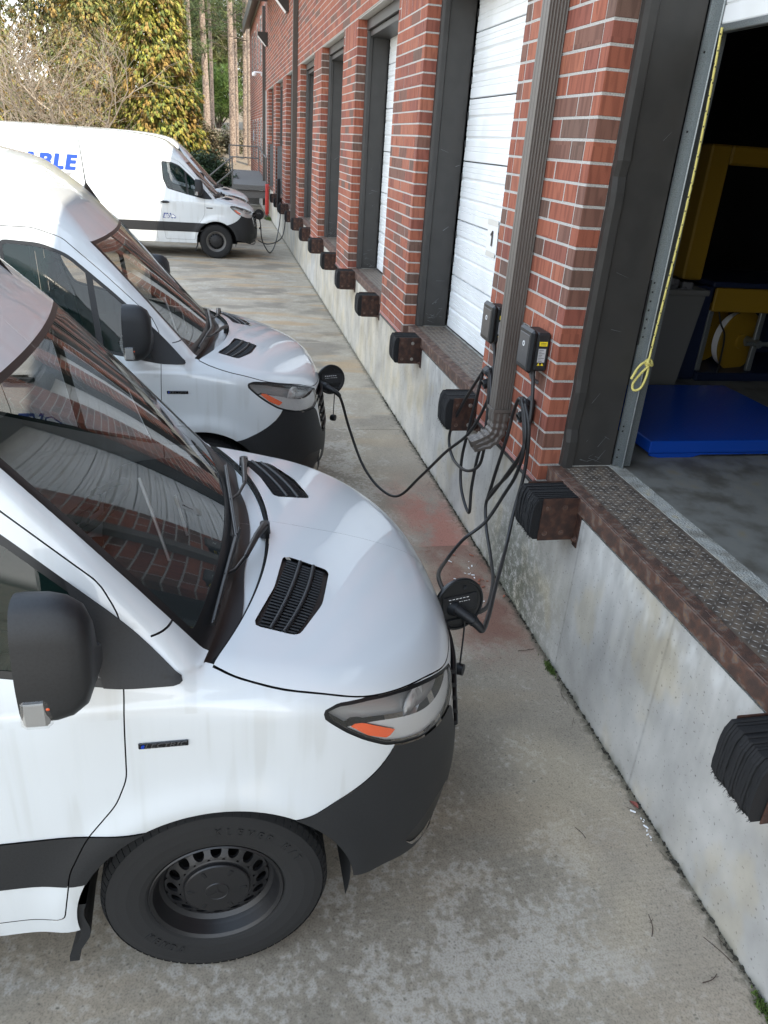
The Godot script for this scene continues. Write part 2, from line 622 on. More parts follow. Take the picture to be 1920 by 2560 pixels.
func ground() -> void:
	M.speckle = ramp_tex(noise_image(61, 0.09, 1024, 4), [[0.15, Color(0.84, 0.83, 0.82)], [0.42, Color(0.96, 0.96, 0.955)], [0.62, Color(1, 1, 1)], [0.85, Color(1, 1, 1)]])
	M.t_rough = tex_of(noise_image(62, 0.12, 1024, 4))
	var far := tri_mat(mat(Color(0.80, 0.76, 0.70), 0.9), M.con_tex, 0.13)
	var b := MB.new()
	b.quad(Vector3(-400, -0.03, 120), Vector3(400, -0.03, 120), Vector3(400, -0.03, -600), Vector3(-400, -0.03, -600), Vector3.UP)
	struct("ground", b, far)
	var g := Node3D.new()
	g.name = "pavement"
	add_child(g)
	g.set_meta("kind", "structure")
	var joints := [2.4, -7.64, -11.55, -15.45, -19.35, -23.25, -27.15, -31.05, -35.0]
	for k in joints.size() - 1:
		var x0 := -7.2
		var m: Material
		if k == 0:
			m = ground_texture(x0, -0.001, joints[0], joints[1], 1152, 1600, 70)
		elif k == 1:
			m = ground_texture(x0, -0.001, joints[1], joints[2], 720, 400, 80)
		elif k == 2:
			m = ground_texture(x0, -0.001, joints[2], joints[3], 400, 220, 85)
		elif k == 3:
			m = ground_texture(x0, -0.001, joints[3], joints[4], 320, 160, 90)
		else:
			m = M.far_slab if M.has("far_slab") else ground_texture(x0, -0.001, joints[3], joints[4], 320, 160, 97)
			M.far_slab = m
		obj("slab", slab_mesh(x0, -0.001, joints[k], joints[k + 1]), m, g)
	for k in 9:
		obj("slab", slab_mesh(x0_of(k), x0_of(k) + 6.0, 2.4, -36.0), far, g) if k < 3 else null
	# the dirty joint between slab and wall, with bits of leaf and moss in it
	var dirt := MB.new()
	rng.seed = 5
	for i in 1600:
		var z := 0.2 - 9.0 * rng.randf()
		var s := 0.0018 + 0.009 * pow(rng.randf(), 4.0)
		dirt.t = Transform3D(Basis.from_euler(Vector3(rng.randf() * 6, rng.randf() * 6, 0)), Vector3(-0.004 - 0.022 * rng.randf() * rng.randf(), s * 0.4, z))
		dirt.cbox(Vector3(-s, -s * 0.4, -s * 0.8), Vector3(s, s * 0.4, s * 0.8), s * 0.3)
	var d := struct("dirt_in_joint", dirt, tri_mat(mat(lin(0.035, 0.032, 0.022), 0.95), M.soft, 4.0))
	d.set_meta("kind", "stuff")
	tag(d, "dark dirt and crumbs packed in the joint along the foot of the dock wall")


func x0_of(k: int) -> float:
	return -7.22 - 6.02 * (k + 1)


func brick_color() -> int:
	var r := rng.randf()
	if r < 0.22: return 0
	if r < 0.36: return 1
	if r < 0.46: return 2
	if r < 0.60: return 3
	if r < 0.73: return 4
	if r < 0.83: return 5
	if r < 0.93: return 6
	return 7


func building() -> void:
	var h := thing("brick_warehouse", "long red brick warehouse with a row of dock doors in dark metal frames", "building")
	rng.seed = 77
	# bricks: [lo, hi, tone]
	var list := []
	var bh := COURSE - 0.014
	for k in range(-1, 8):
		var zn := pier_near(k)
		var zf := zn - PIER
		var core := MB.new()
		core.box(Vector3(FACE + 0.0025, 1.0, zf + 0.003), Vector3(0.30, LINTEL, zn - 0.003))
		obj("pier_core", core, M.mortar, h)
		var j := 0
		while 1.0 + (j + 1) * COURSE < LINTEL + 0.01:
			var y := 1.0 + j * COURSE + 0.010
			var soldier := y > 3.90
			# returns: one brick deep on each side; the corner pieces
			for s in 2:
				var z: float = zn if s == 0 else zf + 0.095
				var w := rng.randf_range(-0.001, 0.001)
				list.append([Vector3(FACE + w, y, z - 0.095), Vector3(0.066, y + bh, z + (0.0 if s == 0 else 0.0)), brick_color()])
			if not soldier:
				var cuts := [0.34, 0.68] if j % 2 == 0 else [0.17, 0.51, 0.85]
				var p := 0.105
				var ends := []
				for q in cuts:
					ends.append(0.105 + q)
				ends.append(PIER - 0.095)
				for q in ends:
					var w := rng.randf_range(-0.0012, 0.001)
					var jit := rng.randf_range(-0.003, 0.003)
					list.append([Vector3(FACE + w, y + rng.randf_range(-0.001, 0.001), zn - q + 0.0135), Vector3(0.02, y + bh, zn - p + jit * 0.4), brick_color()])
					p = q
			j += 1
		# soldier course
		var z := 0.105
		while z + 0.08 < PIER - 0.09:
			list.append([Vector3(FACE + rng.randf_range(-0.002, 0.002), 3.935, zn - z - 0.081), Vector3(0.02, 4.238, zn - z), brick_color() % 4])
			z += 0.0915
		# the steel ledge that carries the pier, bedded in pinkish mortar
		var led := MB.new()
		led.cbox(Vector3(-0.078, 0.965, zf + 0.02), Vector3(0.02, 0.985, zn - 0.02), 0.002)
		obj("ledge", led, M.bronze, h)
		led = MB.new()
		led.cbox(Vector3(-0.072, 0.9855, zf + 0.03), Vector3(0.02, 1.006, zn - 0.03), 0.004)
		obj("bed_joint", led, M.pink_mortar, h)
	# wall over the openings
	var core := MB.new()
	core.box(Vector3(FACE + 0.0025, LINTEL + 0.002, -33.0), Vector3(0.30, 7.75, 4.0))
	core.box(Vector3(FACE + 0.0025, 0.0, -46.3), Vector3(0.30, 7.75, -33.002))
	core.box(Vector3(0.02, 1.0, -33.0), Vector3(0.30, LINTEL, -31.82))
	core.box(Vector3(FACE + 0.0025, 1.0, -33.0), Vector3(0.02, LINTEL, -31.95))
	core.box(Vector3(FACE + 0.0025, 1.0, 1.14), Vector3(0.30, LINTEL, 4.0))
	obj("wall_core", core, M.mortar, h)
	var slots := []
	for s in [-35.7, -38.2, -40.7, -43.2]:
		slots.append([s, 5.25, 6.9])
		slots.append([s, 1.6, 3.35])
	for j in 33:
		var y := LINTEL + 0.012 + j * COURSE
		var z := 0.6 if j % 2 == 0 else 0.77
		while z > -33.0:
			list.append([Vector3(FACE + rng.randf_range(-0.0012, 0.001), y, z - 0.3265), Vector3(0.0, y + bh, z), brick_color()])
			z -= 0.34
	for j in 62:
		var y := 1.0 + 0.012 + j * COURSE
		if y > 7.6:
			continue
		var z := -33.05 if j % 2 == 0 else -33.22
		while z > -46.2:
			var hid := false
			for s in slots:
				if z - 0.34 < s[0] + 0.3 and z > s[0] - 0.3 and y > s[1] and y < s[2]:
					hid = true
			if not hid:
				list.append([Vector3(FACE, y, z - 0.3265), Vector3(0.0, y + bh, z), brick_color()])
			z -= 0.34
	for s in slots:
		var g := MB.new()
		g.box(Vector3(FACE + 0.002, s[1], s[0] - 0.28), Vector3(0.05, s[2], s[0] + 0.28))
		obj("window", g, M.dark, h)
	# the 300 bricks that show largest, one by one; the rest joined
	var order := []
	for i in list.size():
		var m: Vector3 = (list[i][0] + list[i][1]) / 2
		var e: Vector3 = list[i][1] - list[i][0]
		var p := camera_point(m)
		var seen := p.x > -0.05 and p.x < 1.05 and p.y > -0.05 and p.y < 1.05 and p.z > 0
		var dist := (m - CAM).length()
		order.append([(e.z * e.y * absf(m.x - CAM.x) / dist + 0.5 * e.x * e.y) / (dist * dist) if seen else 0.0, i])
	order.sort_custom(func(a, b): return a[0] > b[0])
	var single := {}
	for i in 298:
		single[order[i][1]] = true
	var rest := MB.new()
	rest.colored = true
	var shapes := {}
	for i in list.size():
		var lo: Vector3 = list[i][0]
		var hi: Vector3 = list[i][1]
		if single.has(i):
			var e := hi - lo
			var key := Vector3i(e * 200.0)
			if not shapes.has(key):
				var s := MB.new()
				s.cbox(-e / 2, e / 2, 0.002)
				for q in s.v.size():
					s.u[q] = Vector2(s.v[q].z * 2.3 + s.v[q].x * 2.3 + key.z * 0.13, s.v[q].y * 0.8)
				shapes[key] = s.mesh()
			var o := obj("brick", shapes[key], M.bricks[list[i][2]], h)
			o.position = (lo + hi) / 2
		else:
			var t = M.tones[list[i][2]]
			rest.col = Color(t[0], t[1], t[2])
			var k := rest.v.size()
			# front, the two sides and the top and bottom: the back is in the wall
			rest.quad(Vector3(lo.x, lo.y, lo.z), Vector3(lo.x, lo.y, hi.z), Vector3(lo.x, hi.y, hi.z), Vector3(lo.x, hi.y, lo.z), Vector3.LEFT)
			rest.quad(Vector3(lo.x, lo.y, hi.z), Vector3(hi.x, lo.y, hi.z), Vector3(hi.x, hi.y, hi.z), Vector3(lo.x, hi.y, hi.z), Vector3.BACK)
			rest.quad(Vector3(lo.x, lo.y, lo.z), Vector3(hi.x, lo.y, lo.z), Vector3(hi.x, hi.y, lo.z), Vector3(lo.x, hi.y, lo.z), Vector3.FORWARD)
			rest.quad(Vector3(lo.x, hi.y, lo.z), Vector3(lo.x, hi.y, hi.z), Vector3(hi.x, hi.y, hi.z), Vector3(hi.x, hi.y, lo.z), Vector3.UP)
			for q in range(k, rest.v.size()):
				rest.u[q] = Vector2(rest.v[q].z * 2.3 + rest.v[q].x * 2.3, rest.v[q].y * 0.8)
	obj("bricks", rest, M.bricks[8], h).set_meta("kind", "stuff")
	# door bays
	var corr := sectional_profile()
	for k in range(0, 9):
		var za := pier_near(k - 1) - PIER if k > 0 else pier_near(-1) - PIER   # near edge of the opening
		if k == 0:
			continue
		bay(h, k, pier_near(k - 1) - PIER, pier_near(k) if k < 8 else -33.9, corr)
	bay(h, 0, pier_near(-1) - PIER, pier_near(0), corr)
	# roof edge: fascia, gutter and the roof slab behind
	var roof := MB.new()
	roof.box(Vector3(-0.065, 7.752, -46.6), Vector3(12.0, 7.86, 4.0))
	roof.box(Vector3(12.0, 0.0, -46.6), Vector3(12.25, 7.75, 4.0))
	roof.box(Vector3(0.30, 0.0, -46.55), Vector3(12.0, 7.75, -46.3))
	roof.box(Vector3(0.30, 0.0, 3.75), Vector3(12.0, 7.75, 4.0))
	obj("roof", roof, M.bronze, h)
	var fas := MB.new()
	fas.cbox(Vector3(-0.40, 7.40, -46.6), Vector3(-0.30, 7.90, -34.0), 0.01)
	fas.cbox(Vector3(-0.298, 7.62, -46.6), Vector3(FACE - 0.01, 7.74, -34.0), 0.0)
	obj("fascia", fas, M.bronze, h)
	# flat canopy along the whole row of dock doors
	fas = MB.new()
	fas.cbox(Vector3(-1.75, 6.90, -31.4), Vector3(FACE - 0.012, 7.12, 5.5), 0.01)
	obj("canopy", fas, M.bronze, h)
	# the room behind the open door
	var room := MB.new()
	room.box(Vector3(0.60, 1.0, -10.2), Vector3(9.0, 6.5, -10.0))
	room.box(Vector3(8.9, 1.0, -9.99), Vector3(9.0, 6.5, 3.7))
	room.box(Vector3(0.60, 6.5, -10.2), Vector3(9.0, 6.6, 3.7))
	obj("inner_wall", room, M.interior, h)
	var fl := MB.new()
	fl.box(Vector3(0.48, 0.9, -10.0), Vector3(8.9, 1.106, 3.7))
	obj("floor", fl, M.inside_floor, h)


func camera_point(p: Vector3) -> Vector3:
	# where a point stands in the picture, 0 to 1 each way, with its depth
	var q := view_basis().transposed() * (p - CAM)
	var f := 0.5 / tan(deg_to_rad(68.05 / 2))
	if q.z > -0.1:
		return Vector3(-9, -9, -1)
	return Vector3(0.5 + f * q.x / -q.z * 1024.0 / 768.0, 0.5 - f * q.y / -q.z, -q.z)


func view_basis() -> Basis:
	return Basis(Vector3.UP, deg_to_rad(-13.126)) * Basis(Vector3.RIGHT, deg_to_rad(-25.871)) * Basis(Vector3.BACK, deg_to_rad(4.225))


func sectional_profile() -> PackedVector2Array:
	# one door section in (depth, height): two steps and four fine grooves, 0.522 high
	var p := PackedVector2Array()
	var H := 0.5225
	var d := func(y: float, x: float): p.append(Vector2(x, y * H))
	d.call(0.0, 0.030)
	d.call(0.0, 0.004)
	d.call(0.012, 0.0)
	for k in 3:
		var b := k / 3.0
		if k > 0:
			d.call(b - 0.004, 0.0)
			d.call(b + 0.014, 0.016)
			d.call(b + 0.035, 0.016)
			d.call(b + 0.075, 0.0)
		for g in [0.155, 0.235]:
			d.call(b + g - 0.008, 0.0)
			d.call(b + g - 0.002, 0.008)
			d.call(b + g + 0.012, 0.0)
	d.call(0.985, 0.0)
	d.call(0.988, 0.012)
	d.call(0.992, 0.030)
	return p


func door_section(prof: PackedVector2Array, w: float) -> ArrayMesh:
	# facing -x, from z = 0 to -w, its foot at y = 0
	var b := MB.new()
	for i in prof.size() - 1:
		var p := prof[i]
		var q := prof[i + 1]
		var n := Vector3(-(q.y - p.y), q.x - p.x, 0)
		b.quad(Vector3(p.x, p.y, 0), Vector3(q.x, q.y, 0), Vector3(q.x, q.y, -w), Vector3(p.x, p.y, -w), n)
	b.quad(Vector3(0.03, 0, 0), Vector3(0.03, prof[prof.size() - 1].y, 0), Vector3(0.03, prof[prof.size() - 1].y, -w), Vector3(0.03, 0, -w), Vector3.RIGHT)
	for z in [0.0, -w]:
		b.quad(Vector3(0.004, 0, z), Vector3(0.03, 0, z), Vector3(0.03, 0.518, z), Vector3(0.004, 0.518, z), Vector3(0, 0, 1.0 if z == 0.0 else -1.0))
	return b.mesh()


func bay(h: Node3D, k: int, z0: float, z1: float, prof: PackedVector2Array) -> void:
	# an opening from z0 (near the camera) to z1
	var opened := k == 0
	var face := 0.46 if opened else (0.40 if k == 1 else 0.37)     # plane of the door
	var deep := 0.405 if opened else face - 0.008
	# header
	var m := MB.new()
	m.box(Vector3(-0.048, LINTEL - 0.012, z1 - 0.1), Vector3(0.055, LINTEL, z0 + 0.1))
	obj("lintel", m, M.mortar, h)
	m = MB.new()
	m.cbox(Vector3(0.06, LINTEL - 0.13, z1), Vector3(0.10, LINTEL - 0.012, z0), 0.003)
	m.cbox(Vector3(0.1005, LINTEL - 0.20, z1), Vector3(0.44, LINTEL - 0.135, z0), 0.003)
	obj("head_frame", m, M.bronze, h)
	# jambs: a bent flange over the brick edge, then the broad inner face
	for s in 2:
		var z: float = z1 if s == 0 else z0
		var o := 1.0 if s == 0 else -1.0
		m = MB.new()
		var bend: Array = []
		if opened and s == 0:
			bend = [[2.62, 0.010], [2.70, -0.016], [2.78, 0.006], [1.55, 0.010], [1.36, -0.012], [1.25, 0.006]]
		var n := 40
		var zz := func(y: float) -> float:
			var q := 0.0
			for b in bend:
				q += b[1] * exp(-pow((y - b[0]) / 0.05, 2.0))
			return q
		for i in n:
			var ya := lerpf(FLOOR_Y - 0.07, LINTEL - 0.14, float(i) / n)
			var yb := lerpf(FLOOR_Y - 0.07, LINTEL - 0.14, float(i + 1) / n)
			var da: float = zz.call(ya)
			var db: float = zz.call(yb)
			var P := [Vector2(0.066, 0.0), Vector2(0.068, 0.034), Vector2(0.095, 0.040), Vector2(0.138, 0.040), Vector2(0.150, 0.020), Vector2(deep - 0.005, 0.020), Vector2(deep, 0.0)]
			for j in P.size() - 1:
				var p: Vector2 = P[j]
				var q: Vector2 = P[j + 1]
				var kp := 1.0 if j < 5 else 0.0
				var nx := Vector3(-(q.y - p.y), 0, (q.x - p.x) * o)
				m.quad(Vector3(p.x, ya, z + o * (p.y + da * (1.0 if p.x < 0.145 else 0.0))), Vector3(q.x, ya, z + o * (q.y + da * (1.0 if q.x < 0.145 else 0.0))), Vector3(q.x, yb, z + o * (q.y + db * (1.0 if q.x < 0.145 else 0.0))), Vector3(p.x, yb, z + o * (p.y + db * (1.0 if p.x < 0.145 else 0.0))), nx)
		var j := obj("door_jamb", m, M.bronze, h)
		# scrapes near the foot
		if s == 0 and k < 4:
			var sc := MB.new()
			rng.seed = 300 + k
			for i in 16:
				var y := 1.14 + 0.32 * rng.randf() * rng.randf() if i > 3 else rng.randf_range(1.4, 3.0)
				var x := rng.randf_range(0.17, deep - 0.03)
				var a := rng.randf_range(-0.5, 1.0)
				var l := rng.randf_range(0.008, 0.05)
				var w := rng.randf_range(0.0008, 0.0022)
				var dx := Vector3(cos(a), sin(a), 0)
				var dy := Vector3(-sin(a), cos(a), 0)
				var c := Vector3(x, y, z + 0.0206)
				sc.quad(c - dx * l - dy * w, c + dx * l - dy * w * 0.3, c + dx * l + dy * w * 0.3, c - dx * l + dy * w, Vector3.BACK)
			obj("scrape", sc, M.galv, j)
	# track of galvanised angle inside the opening
	for s in (2 if opened else 0):
		var z: float = z1 + 0.02 if s == 0 else z0 - 0.02
		var o := 1.0 if s == 0 else -1.0
		m = MB.new()
		m.box(Vector3(0.41, FLOOR_Y, z - 0.002 * o), Vector3(0.445, LINTEL, z + 0.012 * o))
		m.box(Vector3(0.445, FLOOR_Y, z), Vector3(0.449, LINTEL, z + 0.055 * o))
		m.tube(PackedVector3Array([Vector3(0.452, FLOOR_Y, z + 0.055 * o), Vector3(0.452, LINTEL, z + 0.055 * o)]), 0.007, -1, 8)
		m.box(Vector3(0.456, FLOOR_Y, z + 0.02 * o), Vector3(0.52, LINTEL, z + 0.024 * o))
		var tr := obj("door_track", m, M.galv, h)
		if opened and s == 0:
			var hb := MB.new()
			for y in [1.16, 1.21, 1.33, 1.36, 1.9, 1.95, 2.0, 2.05, 2.1, 2.15, 2.2, 2.95, 3.3]:
				hb.cbox(Vector3(0.422, y, z + 0.0125), Vector3(0.432, y + 0.010, z + 0.0145), 0.001)
			hb.cbox(Vector3(0.40, 1.86, z + 0.0125), Vector3(0.409, 2.22, z + 0.0165), 0.001)
			obj("slot", hb, M.seam, tr)
	# the door itself, six sections
	var d := Node3D.new()
	d.name = "dock_door"
	h.add_child(d, true)
	var sect := door_section(prof, z0 - z1 - 0.10)
	for i in 6:
		if opened:
			if i > 1:
				continue
			var o := obj("panel", sect, M.door, d)
			o.position = Vector3(face, 3.42 + 0.526 * i, z0 - 0.05)
		else:
			var o := obj("panel", sect, M.door, d)
			o.position = Vector3(face, FLOOR_Y + 0.012 + 0.5265 * i, z0 - 0.05)
	if not opened:
		m = MB.new()
		m.cbox(Vector3(face, FLOOR_Y, z1 + 0.05), Vector3(face + 0.035, FLOOR_Y + 0.011, z0 - 0.05), 0.003)
		obj("bottom_seal", m, M.rubber, d)
		m = MB.new()
		m.box(Vector3(0.50, FLOOR_Y, z1 - 0.2), Vector3(0.52, 4.5, z0 + 0.2))
		obj("shade_board", m, M.interior, d)
		m = MB.new()
		for i in 7:
			for s in [0.3, 0.75]:
				m.cbox(Vector3(face - 0.012, FLOOR_Y + 0.5265 * (i + s) - 0.03, z1 + 0.052), Vector3(face - 0.0005, FLOOR_Y + 0.5265 * (i + s) + 0.03, z1 + 0.066), 0.003)
		obj("roller", m, M.black, d)
	else:
		m = MB.new()
		m.cbox(Vector3(0.452, 3.385, z1 + 0.05), Vector3(0.50, 3.419, z0 - 0.05), 0.004)
		obj("bottom_seal", m, M.galv, d)
	# dock edge: curb angle of rusty steel, tread plate, and the pale strip of concrete behind
	m = MB.new()
	m.cbox(Vector3(-0.012, 1.018, z1 + 0.02), Vector3(0.0, 1.112, z0 - 0.02), 0.003)
	m.cbox(Vector3(0.0005, 1.0995, z1 + 0.02), Vector3(0.075, 1.112, z0 - 0.02), 0.003)
	rng.seed = 400 + k
	for i in 7:
		var z := lerpf(z1, z0, (i + 0.5) / 7.0)
		m.cbox(Vector3(0.045, 1.1125, z - 0.04), Vector3(0.072, 1.1165, z + 0.04), 0.003)
	obj("curb_angle", m, M.rust, h)
	m = MB.new()
	m.box(Vector3(0.0765, 0.95, z1 - 0.0), Vector3(0.385, 1.104, z0 + 0.0))
	var pl := obj("tread_plate", m, M.tread_plate, h)
	if k < 3:
		# raised lozenges of the tread plate
		m = MB.new()
		var step := 0.031 if k == 0 else 0.046
		var nx := int(0.30 / step)
		var nz := int((z0 - z1 - 0.1) / step)
		for i in nx:
			for jj in nz:
				var x := 0.09 + (i + 0.5) * step
				var z := z1 + 0.05 + (jj + 0.5) * step
				if camera_point(Vector3(x, 1.1, z)).x > 1.03:
					continue
				var a := PI / 4 if (i + jj) % 2 == 0 else -PI / 4
				var L := Vector3(cos(a), 0, sin(a)) * step * 0.44
				var W := Vector3(-sin(a), 0, cos(a)) * step * 0.13
				var c := Vector3(x, 1.1042, z)
				var up := Vector3(0, 0.0028, 0)
				m.tri(c - L, c - W, c + up, Vector3.UP)
				m.tri(c - L, c + W, c + up, Vector3.UP)
				m.tri(c + L, c - W, c + up, Vector3.UP)
				m.tri(c + L, c + W, c + up, Vector3.UP)
		obj("raised_tread", m, M.tread, pl).set_meta("kind", "stuff")
	m = MB.new()
	m.box(Vector3(0.3855, 0.95, z1), Vector3(0.479, 1.108, z0))
	m.cbox(Vector3(0.04, 0.99, z1 + 0.001), Vector3(0.41, 1.113, z1 + 0.022), 0.006)
	m.box(Vector3(0.0, 0.9, z1 + 0.0), Vector3(0.0, 0.9, z1)) if false else null
	obj("sill", m, M.sill_concrete, h)
	if k in [6, 7]:
		m = MB.new()
		m.cbox(Vector3(-0.02, 1.06, z1 + 0.041), Vector3(0.40, 2.5, z1 + 0.05), 0.003)
		m.cbox(Vector3(-0.075, 1.06, z1 - 0.15), Vector3(-0.0655, 2.5, z1 + 0.04), 0.003)
		obj("guard_plate", m, M.steel_grey, h)


func dock_wall() -> void:
	# the concrete face below the doors, cast in panels
	var o := Node3D.new()
	o.name = "dock_wall"
	add_child(o)
	o.set_meta("kind", "structure")
	var c := MB.new()
	c.box(Vector3(0.001, -0.05, -33.0), Vector3(0.30, 0.999, 4.0))
	obj("wall_core", c, M.sill_concrete, o)
	var near := wall_texture(1.0, -5.8, 1900, 340)
	var far := wall_texture(-5.802, -15.8, 1024, 128)
	for q in [[1.0, -5.8, near], [-5.802, -15.8, far], [-15.802, -25.8, far], [-25.802, -33.0, far]]:
		var e := MB.new()
		e.quad(Vector3(0, -0.05, q[0]), Vector3(0, 1.0, q[0]), Vector3(0, 1.0, q[1]), Vector3(0, -0.05, q[1]), Vector3.LEFT)
		for i in e.v.size():
			e.u[i] = Vector2((q[0] - e.v[i].z) / (6.8 if q[2] == near else 9.998), 1.0 - (e.v[i].y + 0.05) / 1.2)
		obj("wall_panel", e, q[2], o)


# ---------------------------------------------------------------- vans
# in a van's own terms u runs back from the nose, y up, w out to the side; its node has x = -u and z = w

const ARCH_Y := 0.39
const ARCH_R := 0.468
const REAR_AXLE := 5.325
const GLASS_TOP := 2.095
var W_SEC: PackedFloat32Array
var W_NOSE: PackedFloat32Array
var W_TOP: PackedFloat32Array


class Hide:
	# vertices shared by every region that is cut out of the van's surface
	var p := PackedVector3Array()
	var n := PackedVector3Array()

	func split(ix: PackedInt32Array, f: Callable) -> Array:
		var val := PackedFloat32Array()
		val.resize(p.size())
		val.fill(1e9)
		for i in ix:
			if val[i] > 1e8:
				val[i] = f.call(p[i])
		var edge := {}
		var neg := PackedInt32Array()
		var pos := PackedInt32Array()
		for k in range(0, ix.size(), 3):
			var a := ix[k]
			var b := ix[k + 1]
			var c := ix[k + 2]
			var s := int(val[a] > 0) + int(val[b] > 0) + int(val[c] > 0)
			if s == 0:
				neg.append(a)
				neg.append(b)
				neg.append(c)
			elif s == 3:
				pos.append(a)
				pos.append(b)
				pos.append(c)
			else:
				var lone := s == 1
				while (val[a] > 0) != lone or (val[b] > 0) == lone or (val[c] > 0) == lone:
					var q := a
					a = b
					b = c
					c = q
				var ab := cut(edge, val, a, b)
				var ac := cut(edge, val, a, c)
				var one := pos if lone else neg
				one.append_array([a, ab, ac])
				var two := [ab, b, c, ab, c, ac]
				if lone:
					pos = one
					neg.append_array(two)
				else:
					neg = one
					pos.append_array(two)
		return [neg, pos]

	func cut(edge: Dictionary, val: PackedFloat32Array, a: int, b: int) -> int:
		var lo := mini(a, b)
		var hi := maxi(a, b)
		var key := lo * 4194304 + hi
		if edge.has(key):
			return edge[key]
		var t := val[lo] / (val[lo] - val[hi])
		p.append(p[lo].lerp(p[hi], t))
		n.append(n[lo].lerp(n[hi], t).normalized())
		edge[key] = p.size() - 1
		return p.size() - 1

	func build(ix: PackedInt32Array, sides: int, push := 0.0) -> ArrayMesh:
		# sides: 1 the near side, 2 the far side, 3 both
		var V := PackedVector3Array()
		var N := PackedVector3Array()
		var U := PackedVector2Array()
		var I := PackedInt32Array()
		for s in 2:
			if not sides & (1 << s):
				continue
			var to := {}
			var z := 1.0 if s == 0 else -1.0
			for k in range(0, ix.size(), 3):
				for q in 3:
					var i := ix[k + q] if s == 0 else ix[k + 2 - q]
					if not to.has(i):
						to[i] = V.size()
						var a := p[i] + n[i] * push
						V.append(Vector3(-a.x, a.y, a.z * z))
						N.append(Vector3(-n[i].x, n[i].y, n[i].z * z))
						U.append(Vector2.ZERO)
					I.append(to[i])
				var e := I.size() - 3
				if (V[I[e + 2]] - V[I[e]]).cross(V[I[e + 1]] - V[I[e]]).dot(N[I[e]] + N[I[e + 1]] + N[I[e + 2]]) < 0.0:
					var q := I[e + 1]
					I[e + 1] = I[e + 2]
					I[e + 2] = q
		var a := []
		a.resize(Mesh.ARRAY_MAX)
		a[Mesh.ARRAY_VERTEX] = V
		a[Mesh.ARRAY_NORMAL] = N
		a[Mesh.ARRAY_TEX_UV] = U
		a[Mesh.ARRAY_INDEX] = I
		var m := ArrayMesh.new()
		if V.size() > 2:
			m.add_surface_from_arrays(Mesh.PRIMITIVE_TRIANGLES, a)
		return m


func sec(y: float) -> float:
	return W_SEC[clampi(int((y - 0.1) / 2.9 * 600.0), 0, 600)]


func lerp_lut(t: PackedFloat32Array, k: float) -> float:
	var i := clampi(int(k), 0, t.size() - 2)
	return lerpf(t[i], t[i + 1], clampf(k - i, 0.0, 1.0))


func van_top(u: float, w: float) -> float:
	var w2 := w * w
	var k := clampf((u - 0.9) / 0.70, 0.0, 1.0)
	var bow := lerpf(0.185, 0.10, k) if u < 1.7 else 0.10 * (1.0 - clampf((u - 1.7) / 1.2, 0.0, 1.0))
	var crown := lerpf(-0.035, 0.0, k) if u < 1.7 else -0.06 * clampf((u - 1.7) / 0.6, 0.0, 1.0)
	return lerp_lut(W_TOP, (u - bow * w2 + 0.2) / 7.4 * 1200.0) + crown * w2


func van_field(u: float, y: float, w: float) -> float:
	var wm := lerp_lut(W_SEC, (y - 0.1) / 2.9 * 600.0)
	var u0 := lerp_lut(W_NOSE, (y - 0.1) / 2.9 * 600.0)
	if y > 1.2 and u < 3.0:
		var t := clampf(1.0 - (u - 0.9 - (y - 1.4) * 1.04) / 1.0, 0.0, 1.15)
		wm *= 1.0 - 0.095 * smoothstep(1.2, 1.5, y) * t * t
	# the lip round the wheel arch
	if y < 1.1:
		var d := Vector2(u - 1.0, y - ARCH_Y).length()
		wm += 0.02 * exp(-pow((d - 0.50) / 0.07, 2.0))
		d = Vector2(u - REAR_AXLE, y - ARCH_Y).length()
		wm += 0.02 * exp(-pow((d - 0.50) / 0.07, 2.0))
	# the crease below the windows
	wm += 0.006 * smoothstep(1.30, 1.27, y) * smoothstep(1.0, 1.25, y)
	var s := (u - u0) / 0.80
	var side := w - wm
	if s < 1.0:
		side = (pow(pow(absf(w) / wm, 2.8) + pow(1.0 - s, 2.8), 1.0 / 2.8) - 1.0) * wm
	var top := (y - van_top(u, w)) * 0.8
	var k := 0.09
	if y > 1.36:
		k = 0.05 if y < 2.1 else lerpf(0.05, 0.24, clampf((y - 2.1) / 0.4, 0.0, 1.0))
	var h := maxf(k - absf(side - top), 0.0) / k
	var f := maxf(side, top) + h * h * k * 0.25
	if u > 6.6:
		var back := u - 6.93
		h = maxf(0.12 - absf(f - back), 0.0) / 0.12
		f = maxf(f, back) + h * h * 0.12 * 0.25
	return f


